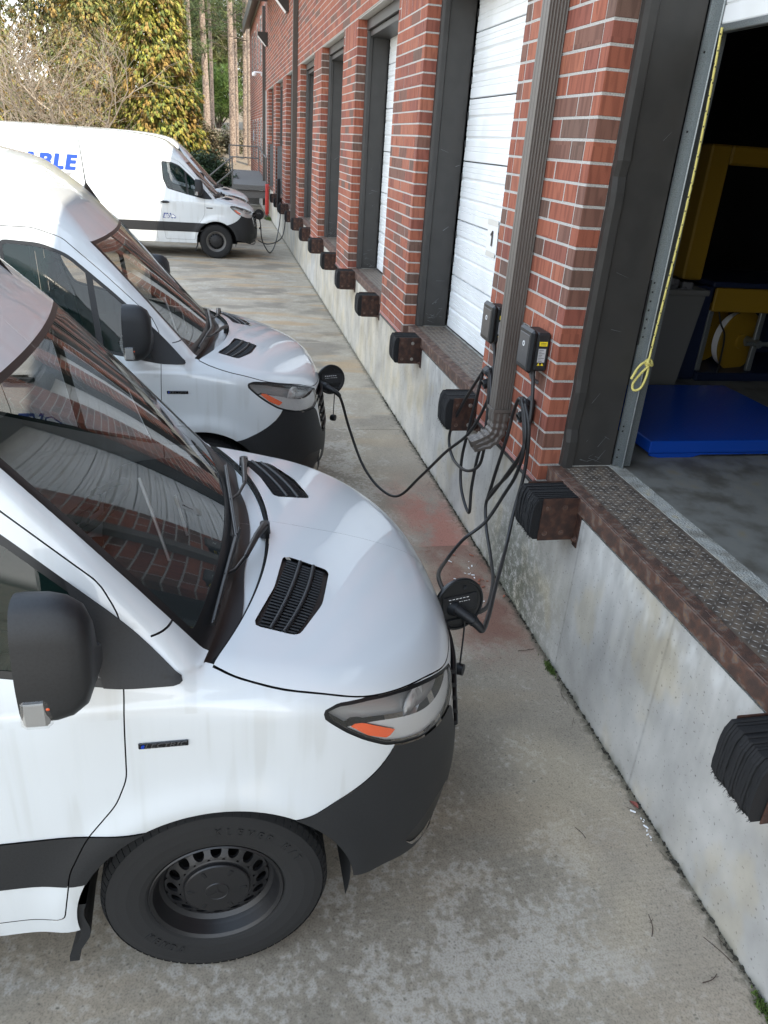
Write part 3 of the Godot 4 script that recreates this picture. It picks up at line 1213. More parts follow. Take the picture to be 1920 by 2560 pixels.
func van_skin() -> Hide:
	W_SEC = bake(v2([0.1, 0.92, 0.2, 0.945, 0.35, 0.97, 0.55, 0.99, 0.8, 1.0, 1.1, 1.0, 1.3, 0.992, 1.45, 0.968, 1.7, 0.93, 1.95, 0.892, 2.1, 0.868, 2.25, 0.84, 2.5, 0.79, 3.0, 0.68]))
	W_NOSE = bake(v2([0.1, 0.20, 0.25, 0.085, 0.4, 0.02, 0.55, 0.0, 0.7, 0.004, 0.85, 0.025, 1.0, 0.045, 1.1, 0.07, 1.25, 0.13, 3.0, 0.2]))
	W_TOP = bake(v2([-0.2, 0.95, 0.0, 1.075, 0.05, 1.125, 0.12, 1.17, 0.25, 1.232, 0.42, 1.29, 0.6, 1.335, 0.78, 1.375, 0.872, 1.386, 0.893, 1.393, 0.912, 1.4065, 0.95, 1.445, 1.05, 1.546, 1.3, 1.799, 1.60, 2.10, 1.69, 2.195, 1.80, 2.305, 1.96, 2.43, 2.12, 2.535, 2.4, 2.605, 2.75, 2.645, 3.2, 2.665, 4.0, 2.675, 6.3, 2.675, 7.2, 2.62]), 1200)
	var us := PackedFloat32Array()
	var x := -0.05
	while x < 7.0:
		us.append(x)
		x += 0.018 if x < 1.3 else (0.024 if x < 2.7 else 0.08)
	var ys := PackedFloat32Array()
	x = 0.16
	while x < 2.86:
		ys.append(x)
		x += 0.018 if x < 1.5 else 0.026
	var ws := PackedFloat32Array()
	x = -0.04
	while x < 1.09:
		ws.append(x)
		x += 0.02
	var nu := us.size()
	var ny := ys.size()
	var nw := ws.size()
	# for each (u, y) the first step across at which the field is outside: the field only grows with w
	var first := PackedInt32Array()
	first.resize(nu * ny)
	for i in nu:
		for j in ny:
			var lo := -1
			var hi := nw
			while hi - lo > 1:
				var mid := (lo + hi) >> 1
				if van_field(us[i], ys[j], ws[mid] if mid > 1 else 0.0) > 0:
					hi = mid
				else:
					lo = mid
			first[i * ny + j] = hi
	var cells := {}
	var sk := Hide.new()
	var vals := {}
	var at := func(i: int, j: int, k: int) -> float:
		var key := (i * ny + j) * nw + k
		if not vals.has(key):
			vals[key] = van_field(us[i], ys[j], ws[k] if k > 1 else absf(ws[k]))
		return vals[key]
	for i in nu - 1:
		for j in ny - 1:
			var a := first[i * ny + j]
			var b := first[i * ny + ny + j]
			var c := first[i * ny + j + 1]
			var d := first[i * ny + ny + j + 1]
			var lo := maxi(mini(mini(a, b), mini(c, d)) - 1, 0)
			var hi := mini(maxi(maxi(a, b), maxi(c, d)) - 1, nw - 2)
			for k in range(lo, hi + 1):
				var s := Vector3.ZERO
				var m := 0
				for e in 12:
					var ax := e >> 2
					var q := e & 3
					var A := Vector3i(i, j, k)
					A[(ax + 1) % 3] += q & 1
					A[(ax + 2) % 3] += q >> 1
					var B := A
					B[ax] += 1
					var fa: float = at.call(A.x, A.y, A.z)
					var fb: float = at.call(B.x, B.y, B.z)
					if (fa > 0) != (fb > 0):
						s += Vector3(us[A.x], ys[A.y], ws[A.z]).lerp(Vector3(us[B.x], ys[B.y], ws[B.z]), fa / (fa - fb))
						m += 1
				if m:
					var P := s / m
					var g := Vector3.ZERO
					for it in 3:
						g = van_gradient(P)
						var step := van_field(P.x, P.y, P.z) / maxf(g.length_squared(), 0.05)
						P -= (g * step).limit_length(0.02)
					cells[(i * ny + j) * nw + k] = sk.p.size()
					sk.p.append(P)
					sk.n.append(van_gradient(P).normalized())
	var ix := PackedInt32Array()
	for key in cells:
		var k: int = key % nw
		var j: int = (key / nw) % ny
		var i: int = key / (nw * ny)
		for ax in 3:
			var A := Vector3i(i, j, k)
			var f := (ax + 1) % 3
			var g := (ax + 2) % 3
			if A[f] == 0 or A[g] == 0:
				continue
			var B := A
			B[ax] += 1
			var fa: float = at.call(A.x, A.y, A.z)
			var fb: float = at.call(B.x, B.y, B.z)
			if (fa > 0) == (fb > 0):
				continue
			var q := PackedInt32Array()
			for o in [[0, 0], [1, 0], [1, 1], [0, 1]]:
				var C := A
				C[f] -= o[0]
				C[g] -= o[1]
				q.append(cells.get((C.x * ny + C.y) * nw + C.z, -1))
			if q.find(-1) >= 0:
				continue
			if fa > fb:
				ix.append_array([q[0], q[1], q[2], q[0], q[2], q[3]])
			else:
				ix.append_array([q[0], q[2], q[1], q[0], q[3], q[2]])
	sk.set_meta("all", ix)
	return sk


func van_gradient(p: Vector3) -> Vector3:
	var e := 0.0015
	var f := van_field(p.x, p.y, p.z)
	return Vector3(van_field(p.x + e, p.y, p.z) - f, van_field(p.x, p.y + e, p.z) - f, van_field(p.x, p.y, p.z + e) - f) / e


func on_van(u: float, y: float, up := 0.0) -> Vector3:
	# the point of the side at u and y, in the node's own axes, with its outward shift
	var lo := 0.0
	var hi := 1.1
	for i in 22:
		var m := (lo + hi) / 2
		if van_field(u, y, m) > 0:
			hi = m
		else:
			lo = m
	var p := Vector3(u, y, lo)
	p += van_gradient(p).normalized() * up
	return Vector3(-p.x, p.y, p.z)


func on_hood(u: float, w: float, up := 0.0) -> Vector3:
	var lo := 0.6
	var hi := 3.0
	for i in 24:
		var m := (lo + hi) / 2
		if van_field(u, m, absf(w)) > 0:
			hi = m
		else:
			lo = m
	var p := Vector3(u, lo, absf(w))
	p += van_gradient(p).normalized() * up
	return Vector3(-p.x, p.y, p.z * (1.0 if w >= 0 else -1.0))


func sd_poly(poly: PackedVector2Array, p: Vector2) -> float:
	var d := 1e9
	var inside := false
	var m := poly.size()
	for i in m:
		var a := poly[i]
		var b := poly[(i + 1) % m]
		var e := b - a
		var w := p - a
		d = minf(d, (w - e * clampf(w.dot(e) / e.length_squared(), 0.0, 1.0)).length_squared())
		if (a.y > p.y) != (b.y > p.y) and p.x < (b.x - a.x) * (p.y - a.y) / (b.y - a.y) + a.x:
			inside = not inside
	return -sqrt(d) if inside else sqrt(d)


func rounded(poly: PackedVector2Array, r: float) -> PackedVector2Array:
	var o := PackedVector2Array()
	var m := poly.size()
	for i in m:
		var p := poly[i]
		var a := (poly[(i + m - 1) % m] - p)
		var b := (poly[(i + 1) % m] - p)
		var k := minf(r, minf(a.length(), b.length()) * 0.45)
		var A := p + a.normalized() * k
		var B := p + b.normalized() * k
		for q in 5:
			var t := q / 4.0
			o.append(A.lerp(p, t).lerp(p.lerp(B, t), t))
	return o


func in_box(poly: PackedVector2Array) -> Callable:
	# signed distance to a polygon on the side (u, y), cheap far away
	var b := Rect2(poly[0], Vector2.ZERO)
	for p in poly:
		b = b.expand(p)
	b = b.grow(0.05)
	return func(p: Vector3) -> float:
		var q := Vector2(p.x, p.y)
		return sd_poly(poly, q) if b.has_point(q) else 0.1


func theta(p: Vector3) -> float:
	return rad_to_deg(atan2(p.z, 0.95 - p.x))


var VM := {}


func van_materials() -> void:
	var p := mat(lin(0.60, 0.63, 0.637), 0.30)
	p.clearcoat_enabled = true
	p.clearcoat = 1.0
	p.clearcoat_roughness = 0.03
	VM.paint = p
	# the sides carry faint dust runs
	var im := noise_image(101, 0.02, 512, 4)
	im.resize(512, 5, Image.INTERPOLATE_BILINEAR)
	im.resize(512, 512, Image.INTERPOLATE_CUBIC)
	var q: StandardMaterial3D = p.duplicate()
	tri_mat(q, ramp_tex(im, [[0.3, Color(0.96, 0.957, 0.95)], [0.42, Color(0.992, 0.992, 0.99)], [0.6, Color(1, 1, 1)]]), 0.8, null, 0.0, false)
	VM.dusty = q
	VM.plastic = tri_mat(mat(lin(0.013, 0.0145, 0.0165), 0.55), M.soft, 3.0, M.t_grain, 0.02, false)
	VM.trim = mat(lin(0.006, 0.007, 0.008), 0.4)
	VM.gloss = mat(lin(0.006, 0.006, 0.007), 0.08)
	VM.gap = mat(lin(0.004, 0.004, 0.004), 0.9)
	var g := mat(Color(0.02, 0.13, 0.11, 0.50), 0.02)
	g.transparency = BaseMaterial3D.TRANSPARENCY_ALPHA
	VM.glass = g
	g = mat(Color(0.012, 0.085, 0.075, 0.46), 0.02)
	g.transparency = BaseMaterial3D.TRANSPARENCY_ALPHA
	VM.shield = g
	g = mat(Color(0.75, 0.75, 0.72, 0.05), 0.03)
	g.transparency = BaseMaterial3D.TRANSPARENCY_ALPHA
	VM.lens = g
	VM.silver = mat(lin(0.62, 0.62, 0.61), 0.3, 0.5)
	VM.bezel = mat(lin(0.33, 0.33, 0.32), 0.3, 0.4)
	VM.amber = mat(lin(0.75, 0.10, 0.015), 0.25)
	VM.cabin = mat(lin(0.03, 0.031, 0.032), 0.85)
	VM.seat = mat(lin(0.045, 0.047, 0.05), 0.95)
	VM.bulk = mat(lin(0.05, 0.052, 0.052), 0.8)
	VM.paper = mat(lin(0.75, 0.75, 0.74), 0.7)
	VM.tyre = tri_mat(mat(lin(0.012, 0.012, 0.012), 0.82), M.soft, 5.0, M.t_grain, 0.03, false)
	VM.rim = tri_mat(mat(lin(0.012, 0.012, 0.013), 0.42), M.soft, 5.0, null, 0.0, false)
	VM.rim_grey = tri_mat(mat(lin(0.20, 0.19, 0.175), 0.45, 0.2), M.soft, 5.0, null, 0.0, false)
	VM.liner = mat(lin(0.006, 0.006, 0.006), 0.95)
	VM.blue = mat(lin(0.003, 0.05, 0.42), 0.4)
	VM.navy = mat(lin(0.02, 0.05, 0.22), 0.4)
	VM.badge = mat(lin(0.006, 0.006, 0.007), 0.15)
	VM.etch = mat(lin(0.10, 0.10, 0.10), 0.3, 0.4)
	VM.grey_print = mat(lin(0.25, 0.25, 0.25), 0.5)


func shape_of(sk: Hide, ix: PackedInt32Array, sides := 3, push := 0.0) -> ArrayMesh:
	return sk.build(ix, sides, push)


func van_prototype() -> Node3D:
	van_materials()
	var sk := van_skin()
	var all: PackedInt32Array = sk.get_meta("all")
	var root := Node3D.new()
	root.name = "cargo_van"
	var S: Array
	# the half from the middle outwards
	all = sk.split(all, func(p): return p.z - 0.0005)[1]
	# the lower edge and the two arches
	all = sk.split(all, func(p): return p.y - (lerpf(0.30, 0.44, smoothstep(0.0, 0.55, p.x)) if p.x < 0.8 else 0.345))[1]
	all = sk.split(all, func(p): return (Vector2(p.x - 1.0, p.y - ARCH_Y).length() - ARCH_R) if p.z > 0.5 else 1.0)[1]
	all = sk.split(all, func(p): return (Vector2(p.x - REAR_AXLE, p.y - ARCH_Y).length() - ARCH_R) if p.z > 0.5 else 1.0)[1]
	# the windscreen: black rim, then the pane
	var glass_w := func(p: Vector3) -> float: return p.z - lerpf(0.845, 0.772, clampf((p.y - 1.45) / 0.66, -0.2, 1.1)) 
	var base_u := func(p: Vector3) -> float: return p.x - 0.16 * p.z * p.z - 0.893
	S = sk.split(all, func(p): return p.y - GLASS_TOP)
	var above: PackedInt32Array = S[1]
	S = sk.split(S[0], func(p): return p.x - 2.05)
	var rear: PackedInt32Array = S[1]
	S = sk.split(S[0], glass_w)
	var outer: PackedInt32Array = S[1]
	S = sk.split(S[0], base_u)
	var front: PackedInt32Array = S[0]     # bonnet, cowl and nose, inside the width of the screen
	var screen: PackedInt32Array = S[1]
	S = sk.split(screen, func(p): return p.y - 1.30)
	front.append_array(S[0])
	screen = S[1]
	S = sk.split(screen, func(p): return maxf(glass_w.call(p) + 0.035, maxf(1.0 * (p.y - GLASS_TOP + 0.018), -(base_u.call(p) - 0.055))))
	obj("windshield_frit", sk.build(S[1], 3, -0.002), VM.trim, root)
	obj("windshield", sk.build(S[0], 3, -0.004), VM.shield, root)
	# everything else but the screen
	var rest := front.duplicate()
	rest.append_array(outer)
	# bonnet: above the shut line and ahead of its rear edge
	var shut := bake(v2([0, 1.07, 20, 1.072, 38, 1.085, 50, 1.145, 65, 1.205, 73.4, 1.25, 82, 1.287, 88, 1.318, 91, 1.337, 95, 1.36, 110, 1.42]), 440)
	var over_shut := func(p: Vector3) -> float: return (p.y - lerp_lut(shut, clampf(theta(p), 0, 110) * 4.0)) * 0.75
	var edge_u := func(p: Vector3) -> float: return p.x - 0.775 - 0.27 * p.z * p.z
	S = sk.split(rest, func(p): return p.x - 1.18)
	var back_rest: PackedInt32Array = S[1]
	S = sk.split(S[0], func(p): return over_shut.call(p) - 0.0018)
	var top: PackedInt32Array = S[1]
	var low: PackedInt32Array = S[0]
	S = sk.split(low, func(p): return over_shut.call(p) + 0.0018)
	low = S[0]
	var gaps: PackedInt32Array = S[1]
	S = sk.split(gaps, func(p): return edge_u.call(p))
	gaps = S[0]
	low.append_array(S[1])
	S = sk.split(top, edge_u)
	var hood: PackedInt32Array = S[0]
	var cowl: PackedInt32Array = S[1]
	# what lies behind the bonnet: the painted channel, the black cowl, and at the side the foot of the pillar
	S = sk.split(cowl, func(p): return base_u.call(p))
	var fore: PackedInt32Array = S[0]
	S = sk.split(S[1], glass_w)
	back_rest.append_array(S[1])
	fore.append_array(S[0])
	S = [fore]
	S = sk.split(S[0], func(p): return edge_u.call(p) - 0.012)
	obj("hood_gap", sk.build(S[0], 3, -0.02), VM.gap, root)
	S = sk.split(S[1], func(p): return edge_u.call(p) - 0.075 * smoothstep(0.78, 0.3, p.z))
	obj("cowl_channel", sk.build(S[0], 3, -0.03), VM.paint, root)
	var cw := obj("cowl", sk.build(S[1], 3, -0.022), VM.trim, root)
	# vents in the bonnet
	var vent := rounded(v2([0.735, 0.265, 0.565, 0.325, 0.618, 0.55, 0.722, 0.742, 0.872, 0.715, 0.785, 0.49]), 0.03)
	var vent_sd := func(p: Vector3) -> float:
		return sd_poly(vent, Vector2(p.x, p.z)) if p.x > 0.5 and p.x < 0.95 and p.z > 0.2 and p.z < 0.8 else 0.1
	S = sk.split(hood, vent_sd)
	var vents: PackedInt32Array = S[0]
	obj("hood", sk.build(S[1], 3), VM.paint, root)
	for s in 2:
		var o := obj("hood_vent", sk.build(vents, 1 << s, -0.012), VM.trim, root)
		var z := 1.0 if s == 0 else -1.0
		var sl := MB.new()
		# two broad ribs along the vent, narrow blades across it
		for q in [0.36, 0.68]:
			var pts := PackedVector3Array()
			for i in 13:
				var t := i / 12.0
				var a := vent_line(t, 0.0).lerp(vent_line(t, 1.0), q)
				pts.append(on_hood(a.x, a.y * z, -0.002))
			sl.tube(pts, 0.0085, -1, 6)
		obj("vent_rib", sl, VM.plastic, o)
		sl = MB.new()
		for i in 24:
			var t := 0.04 + 0.92 * i / 23.0
			var a := vent_line(t, 0.06)
			var b := vent_line(t, 0.94)
			sl.tube(PackedVector3Array([on_hood(a.x, a.y * z, -0.008), on_hood((a.x + b.x) / 2, (a.y + b.y) / 2 * z, -0.008), on_hood(b.x, b.y * z, -0.008)]), 0.0048, -1, 4)
		obj("vent_blade", sl, VM.plastic, o)
	# headlight: a cut on (theta, y)
	var lamp := PackedVector2Array()
	for q in [[37.5, 1.055], [44, 1.095], [50, 1.128], [58, 1.166], [65, 1.192], [71, 1.206], [73.2, 1.198], [73, 1.18], [69.5, 1.12], [66, 1.07], [62, 1.022], [58, 0.992], [53, 0.965], [47, 0.95], [41, 0.947], [37.8, 0.97], [36.8, 1.01]]:
		lamp.append(Vector2(q[0] * 0.0165, q[1]))
	var lamp_sd := func(p: Vector3) -> float:
		if p.x > 0.75 or p.y < 0.88 or p.y > 1.27:
			return 0.1
		return sd_poly(lamp, Vector2(theta(p) * 0.0165, p.y))
	S = sk.split(low, func(p): return lamp_sd.call(p) - 0.012)
	low = S[1]
	var hl: PackedInt32Array = S[0]
	S = sk.split(hl, func(p): return lamp_sd.call(p))
	var seal: PackedInt32Array = S[1]
	hl = S[0]
	var amber := rounded(v2([69.6 * 0.0165, 1.135, 66.5 * 0.0165, 1.125, 59.5 * 0.0165, 1.048, 61.5 * 0.0165, 1.03, 65.5 * 0.0165, 1.068]), 0.008)
	S = sk.split(hl, func(p): return sd_poly(amber, Vector2(theta(p) * 0.0165, p.y)))
	var am: PackedInt32Array = S[0]
	var wave := func(p: Vector3) -> float:
		var t := theta(p)
		return p.y - (1.08 + 0.028 * sin((t - 58.0) * 0.16) + 0.0012 * (t - 58.0))
	var bowl: Array = sk.split(S[1], wave)
	for s in 2:
		var z := 1.0 if s == 0 else -1.0
		var o := obj("headlight", sk.build(hl, 1 << s, 0.001), VM.lens, root)
		obj("seal", sk.build(seal, 1 << s, -0.004), VM.trim, o)
		obj("lower_reflector", sk.build(bowl[0], 1 << s, -0.014), VM.silver, o)
		obj("bezel", sk.build(bowl[1], 1 << s, -0.045), VM.bezel, o)
		obj("side_marker", sk.build(am, 1 << s, -0.007), VM.amber, o)
		var pr := MB.new()
		var c := on_van(0.30, 1.075, -0.05)
		pr.t = Transform3D(Basis(Vector3.UP, deg_to_rad(90.0 - 38.0)), c)
		pr.lathe(PackedVector2Array([Vector2(0.0, 0.012), Vector2(0.030, 0.008), Vector2(0.046, -0.004), Vector2(0.058, -0.006), Vector2(0.064, 0.010), Vector2(0.075, 0.004)]), 24)
		for q in pr.v.size():
			pr.v[q].z *= z
			pr.n[q].z *= z
		obj("projector", pr, VM.silver, o)
	# dark bumper and the grille
	var clad := bake(v2([0, 0.68, 30, 0.68, 35, 0.74, 39, 0.90, 44, 0.952, 52, 0.97, 58, 0.995, 59.8, 1.0, 61, 0.972, 63, 0.93, 66, 0.885, 70, 0.842, 75, 0.806, 78.5, 0.786, 84, 0.76, 110, 0.7]), 440)
	S = sk.split(low, func(p): return (p.y - lerp_lut(clad, clampf(theta(p), 0, 110) * 4.0)) * 0.8 if p.x < 0.9 else 0.1)
	var bumper: PackedInt32Array = S[0]
	low = S[1]
	S = sk.split(bumper, func(p): return sd_poly(PackedVector2Array([Vector2(-40, 0.46), Vector2(40, 0.46), Vector2(46, 0.40), Vector2(42, 0.345), Vector2(-42, 0.345)]), Vector2(theta(p), p.y) * Vector2(1, 1)))
	var side_in := rounded(v2([34, 56, 47, 60, 56, 50, 52, 40.5, 40, 38.5]), 3.0)
	var bo2: Array = sk.split(S[1], func(p): return sd_poly(side_in, Vector2(theta(p), p.y * 100.0)) if p.y < 0.7 and p.x < 0.6 else 10.0)
	for s in [1, 2]:
		obj("side_intake", sk.build(bo2[0], s, -0.006), VM.trim, root)
	S[1] = bo2[1]
	obj("bumper", sk.build(S[1], 3, 0.004), VM.plastic, root)
	obj("lower_intake", sk.build(S[0], 3, -0.03), VM.trim, root)
	var gr := PackedVector2Array([Vector2(-0.6, 1.055), Vector2(0.52, 1.055), Vector2(0.60, 1.05), Vector2(0.62, 0.97), Vector2(0.585, 0.72), Vector2(0.52, 0.665), Vector2(-0.6, 0.665)])
	S = sk.split(low, func(p): return sd_poly(gr, Vector2(p.z, p.y)) if p.x < 0.35 else 0.1)
	low = S[1]
	var grille := obj("grille", sk.build(S[0], 3, -0.02), VM.gloss, root)
	var bars := MB.new()
	for y in [0.72, 0.785, 0.85, 0.915, 0.98]:
		var pts := PackedVector3Array()
		for i in 17:
			var w := lerpf(-0.56, 0.56, i / 16.0)
			pts.append(nose_at(y, w, 0.002))
		bars.tube(pts, 0.012, -1, 6)
	obj("grille_bar", bars, VM.trim, grille)
	var em := MB.new()
	em.t = Transform3D(Basis(Vector3.UP, PI / 2), nose_at(0.84, 0.0, -0.01))
	em.lathe(PackedVector2Array([Vector2(0.0, 0.012), Vector2(0.115, 0.01), Vector2(0.128, 0.016), Vector2(0.138, 0.006), Vector2(0.138, -0.02)]), 40)
	em.t = Transform3D.IDENTITY
	obj("port_surround", em, VM.trim, grille)
	# side: stripe, window, doors
	var side := low
	side.append_array(back_rest)
	side.append_array(rear)
	side.append_array(above)
	var win := rounded(v2([2.205, 2.10, 1.96, 2.083, 1.80, 2.022, 1.535, 1.795, 1.25, 1.53, 1.078, 1.345, 1.098, 1.333, 1.255, 1.338, 1.64, 1.415, 2.09, 1.524, 2.185, 1.72]), 0.05)
	S = sk.split(side, in_box(win))
	var pane: PackedInt32Array = S[0]
	side = S[1]
	# mirror foot: the front corner of the opening is black plastic, in two pieces
	S = sk.split(pane, func(p): return (p.x - lerpf(1.30, 1.385, (p.y - 1.34) / 0.3)))
	var corner: PackedInt32Array = S[0]
	pane = S[1]
	S = sk.split(corner, func(p): return p.x - 1.256)
	for s in [1, 2]:
		obj("mirror_foot", sk.build(S[0], s, 0.006), VM.plastic, root)
		obj("mirror_foot", sk.build(S[1], s, 0.007), VM.plastic, root)
	S = sk.split(pane, func(p): return sd_poly(win, Vector2(p.x, p.y)) + 0.022)
	var seal2: PackedInt32Array = S[1]
	pane = S[0]
	S = sk.split(pane, func(p): return p.x - lerpf(1.628, 1.69, (p.y - 1.4) / 0.6) + 0.02)
	pane = S[0]
	S = sk.split(S[1], func(p): return p.x - lerpf(1.628, 1.69, (p.y - 1.4) / 0.6) - 0.02)
	seal2.append_array(S[0])
	pane.append_array(S[1])
	var door := rounded(v2([2.30, 2.178, 2.0, 2.172, 1.83, 2.118, 1.60, 1.918, 1.30, 1.638, 1.252, 1.54, 1.248, 1.33, 1.262, 1.02, 1.30, 0.92, 1.40, 0.79, 1.46, 0.66, 1.505, 0.42, 2.18, 0.42, 2.225, 0.80, 2.245, 1.03, 2.30, 1.30]), 0.03)
	S = sk.split(side, func(p): return in_box(door).call(p) + 0.0022)
	var leaf: PackedInt32Array = S[0]
	S = sk.split(S[1], func(p): return in_box(door).call(p) - 0.0022)
	gaps.append_array(S[0])
	side = S[1]
	# other shut lines: pillar foot, sliding door, roof joint
	var lines := [
		[[1.02, 1.505], [1.11, 1.478], [1.17, 1.47]],
		[[2.37, 0.42], [2.37, 2.42], [3.62, 2.42], [3.62, 0.42]],
	]
	for ln in lines:
		for i in ln.size() - 1:
			var a := Vector2(ln[i][0], ln[i][1])
			var b := Vector2(ln[i + 1][0], ln[i + 1][1])
			var e := (b - a).normalized()
			var nn := Vector2(-e.y, e.x)
			var L := a.distance_to(b)
			var frame := PackedVector2Array([a + nn * 0.04, a - nn * 0.04, b - nn * 0.04, b + nn * 0.04])
			var cut := sk.split(side, func(p): return in_box(frame).call(p) if p.z > 0.5 else 0.1)
			side = cut[1]
			cut = sk.split(cut[0], func(p): return (Vector2(p.x, p.y) - a).dot(nn) - 0.003)
			side.append_array(cut[1])
			cut = sk.split(cut[0], func(p): return (Vector2(p.x, p.y) - a).dot(nn) + 0.003)
			side.append_array(cut[0])
			gaps.append_array(cut[1])
	# the painted side and its stripe
	var band := func(p: Vector3) -> float: return maxf(p.y - 0.803, 0.597 - p.y) if p.x > 0.9 and p.x < 6.9 else 0.1
	S = sk.split(side, band)
	side = S[1]
	var strips := [sk.split(S[0], func(p): return p.x - 1.9)]
	strips.append(sk.split(strips[0][1], func(p): return p.x - REAR_AXLE))
	for s in [1, 2]:
		obj("side_cladding", sk.build(strips[0][0], s, 0.006), VM.plastic, root)
		obj("side_cladding", sk.build(strips[1][0], s, 0.006), VM.plastic, root)
		obj("side_cladding", sk.build(strips[1][1], s, 0.006), VM.plastic, root)
	var body := obj("body", sk.build(side, 3), VM.dusty, root)
	obj("seam", sk.build(gaps, 3, -0.012), VM.gap, root)
	S = sk.split(leaf, band)
	for s in 2:
		var z := 1.0 if s == 0 else -1.0
		var d := obj("front_door", sk.build(S[1], 1 << s), VM.dusty, root)
		obj("door_cladding", sk.build(S[0], 1 << s, 0.006), VM.plastic, d)
		obj("window_seal", sk.build(seal2, 1 << s, -0.002), VM.trim, d)
		obj("door_window", sk.build(pane, 1 << s, -0.005), VM.glass, d)
		var hb := MB.new()
		var c := on_van(2.17, 1.235, 0.022)
		hb.t = Transform3D(Basis(Vector3.UP, 0), Vector3(c.x, c.y, c.z * z))
		hb.cbox(Vector3(-0.09, -0.016, -0.012), Vector3(0.11, 0.016, 0.012), 0.008)
		obj("door_handle", hb, VM.trim, d)
		hb = MB.new()
		c = on_van(2.17, 1.235, 0.003)
		hb.t = Transform3D(Basis.IDENTITY, Vector3(c.x, c.y, c.z * z))
		hb.cbox(Vector3(-0.05, -0.028, -0.003), Vector3(0.07, 0.028, 0.003), 0.003)
		obj("handle_recess", hb, VM.gap, d)
	# wheels
	for a in [[1.0, 1.0], [1.0, -1.0], [REAR_AXLE, 1.0], [REAR_AXLE, -1.0]]:
		wheel(root, a[0], a[1])
		var ln := MB.new()
		var w := 0.93
		var f := func(s: float, t: float) -> Vector3:
			var an := lerpf(-0.25, PI + 0.25, s)
			return Vector3(-(a[0] + cos(an) * (ARCH_R - 0.002)), ARCH_Y + sin(an) * (ARCH_R - 0.002), lerpf(0.52, w, t) * a[1])
		ln.sheet(f, 40, 1, a[1] > 0)
		ln.prism(v2([-a[0] - 0.5, 0.3, -a[0] - 0.5, 0.86, -a[0] + 0.5, 0.86, -a[0] + 0.5, 0.3]), 0.50 * a[1], 0.515 * a[1])
		obj("wheel_arch", ln, VM.liner, root)
		if a[0] < 2:
			var fl := MB.new()
			var F := func(s: float, t: float) -> Vector3:
				return Vector3(-(1.435 + 0.05 * t * t + 0.012 * sin(t * 9.0) * s), lerpf(0.47, 0.16, t), lerpf(0.70, 0.985 - 0.02 * t, s) * a[1])
			fl.sheet(F, 6, 10, a[1] > 0)
			var F2 := func(s: float, t: float) -> Vector3:
				var q: Vector3 = F.call(s, t)
				return q - Vector3(0.02 + 0.012 * s, 0, 0)
			fl.sheet(F2, 6, 10, a[1] < 0)
			for s in [0.0, 1.0]:
				for i in 10:
					fl.quad(F.call(s, i / 10.0), F.call(s, (i + 1) / 10.0), F2.call(s, (i + 1) / 10.0), F2.call(s, i / 10.0), Vector3(0, 0, a[1] * (1.0 if s > 0 else -1.0)))
			obj("mud_flap", fl, VM.plastic, root)
	# mirrors
	for z in [1.0, -1.0]:
		mirror(root, z)
	# underside
	var un := MB.new()
	un.box(Vector3(-6.85, 0.34, -0.50), Vector3(-0.25, 0.40, 0.50))
	un.box(Vector3(-4.85, 0.34, -0.93), Vector3(-1.48, 0.40, 0.93))
	obj("underbody", un, VM.liner, root)
	cabin(root)
	wipers(root)
	# aerial on the front of the roof
	var an := MB.new()
	var aw := -0.55
	var q0 := Vector3(-1.73, van_top(1.73, aw) - 0.01, aw)
	var q1 := Vector3(-1.86, van_top(1.86, aw) - 0.01, aw)
	var ridge := Vector3(-1.85, van_top(1.85, aw) + 0.055, aw)
	for z in [1.0, -1.0]:
		an.tri(q0, q1 + Vector3(0, 0, 0.045 * z), ridge, Vector3(0, 0, z))
		an.tri(q1 + Vector3(0, 0, 0.045 * z), q1 + Vector3(-0.02, 0, 0), ridge, Vector3(-1, 0, z))
	obj("antenna_base", an, VM.trim, root)
	an = MB.new()
	an.tube(PackedVector3Array([ridge + Vector3(0, -0.02, 0), ridge + Vector3(-0.005, 0.05, 0), ridge + Vector3(-0.03, 0.40, 0)]), 0.006, 0.002, 6)
	obj("antenna", an, VM.trim, root)
	# the name plate on the wing
	for z in [1.0, -1.0]:
		var b := MB.new()
		var p := on_van(1.147, 1.148, 0.002)
		var nrm := van_gradient(Vector3(1.147, 1.148, p.z)).normalized()
		nrm = Vector3(-nrm.x, nrm.y, nrm.z)
		var bx := Basis.looking_at(-nrm, Vector3.UP)
		b.t = Transform3D(Basis(bx.x, bx.y, bx.z), p)
		b.cbox(Vector3(-0.072, -0.011, -0.002), Vector3(0.072, 0.011, 0.0035), 0.002)
		for i in b.v.size():
			b.v[i].z *= z
			b.n[i].z *= z
		var bo := obj("name_plate", b, VM.badge, root)
		if z > 0:
			var e := obj("letter", letters("e", 0.0145, 0.002, true, 0.2), VM.blue, bo)
			e.transform = Transform3D(bx, p + bx.x * -0.059 + nrm * 0.0042 - bx.y * 0.005)
			var l := letters("LECTRIC", 0.0135, 0.002, false, 0.2)
			e = obj("lettering", l, VM.etch, bo)
			e.transform = Transform3D(bx * Basis.from_scale(Vector3(1.75, 1, 1)), p + bx.x * 0.008 + nrm * 0.0042 - bx.y * 0.005)
	return root


func vent_line(t: float, s: float) -> Vector2:
	# a point (u, w) inside the bonnet vent: t along it, s from its rear to its front edge
	var a := Vector2(0.728, 0.275).lerp(Vector2(0.785, 0.49), t).lerp(Vector2(0.785, 0.49).lerp(Vector2(0.862, 0.715), t), t)
	var b := Vector2(0.575, 0.325).lerp(Vector2(0.61, 0.55), t).lerp(Vector2(0.61, 0.55).lerp(Vector2(0.725, 0.735), t), t)
	return a.lerp(b, s)


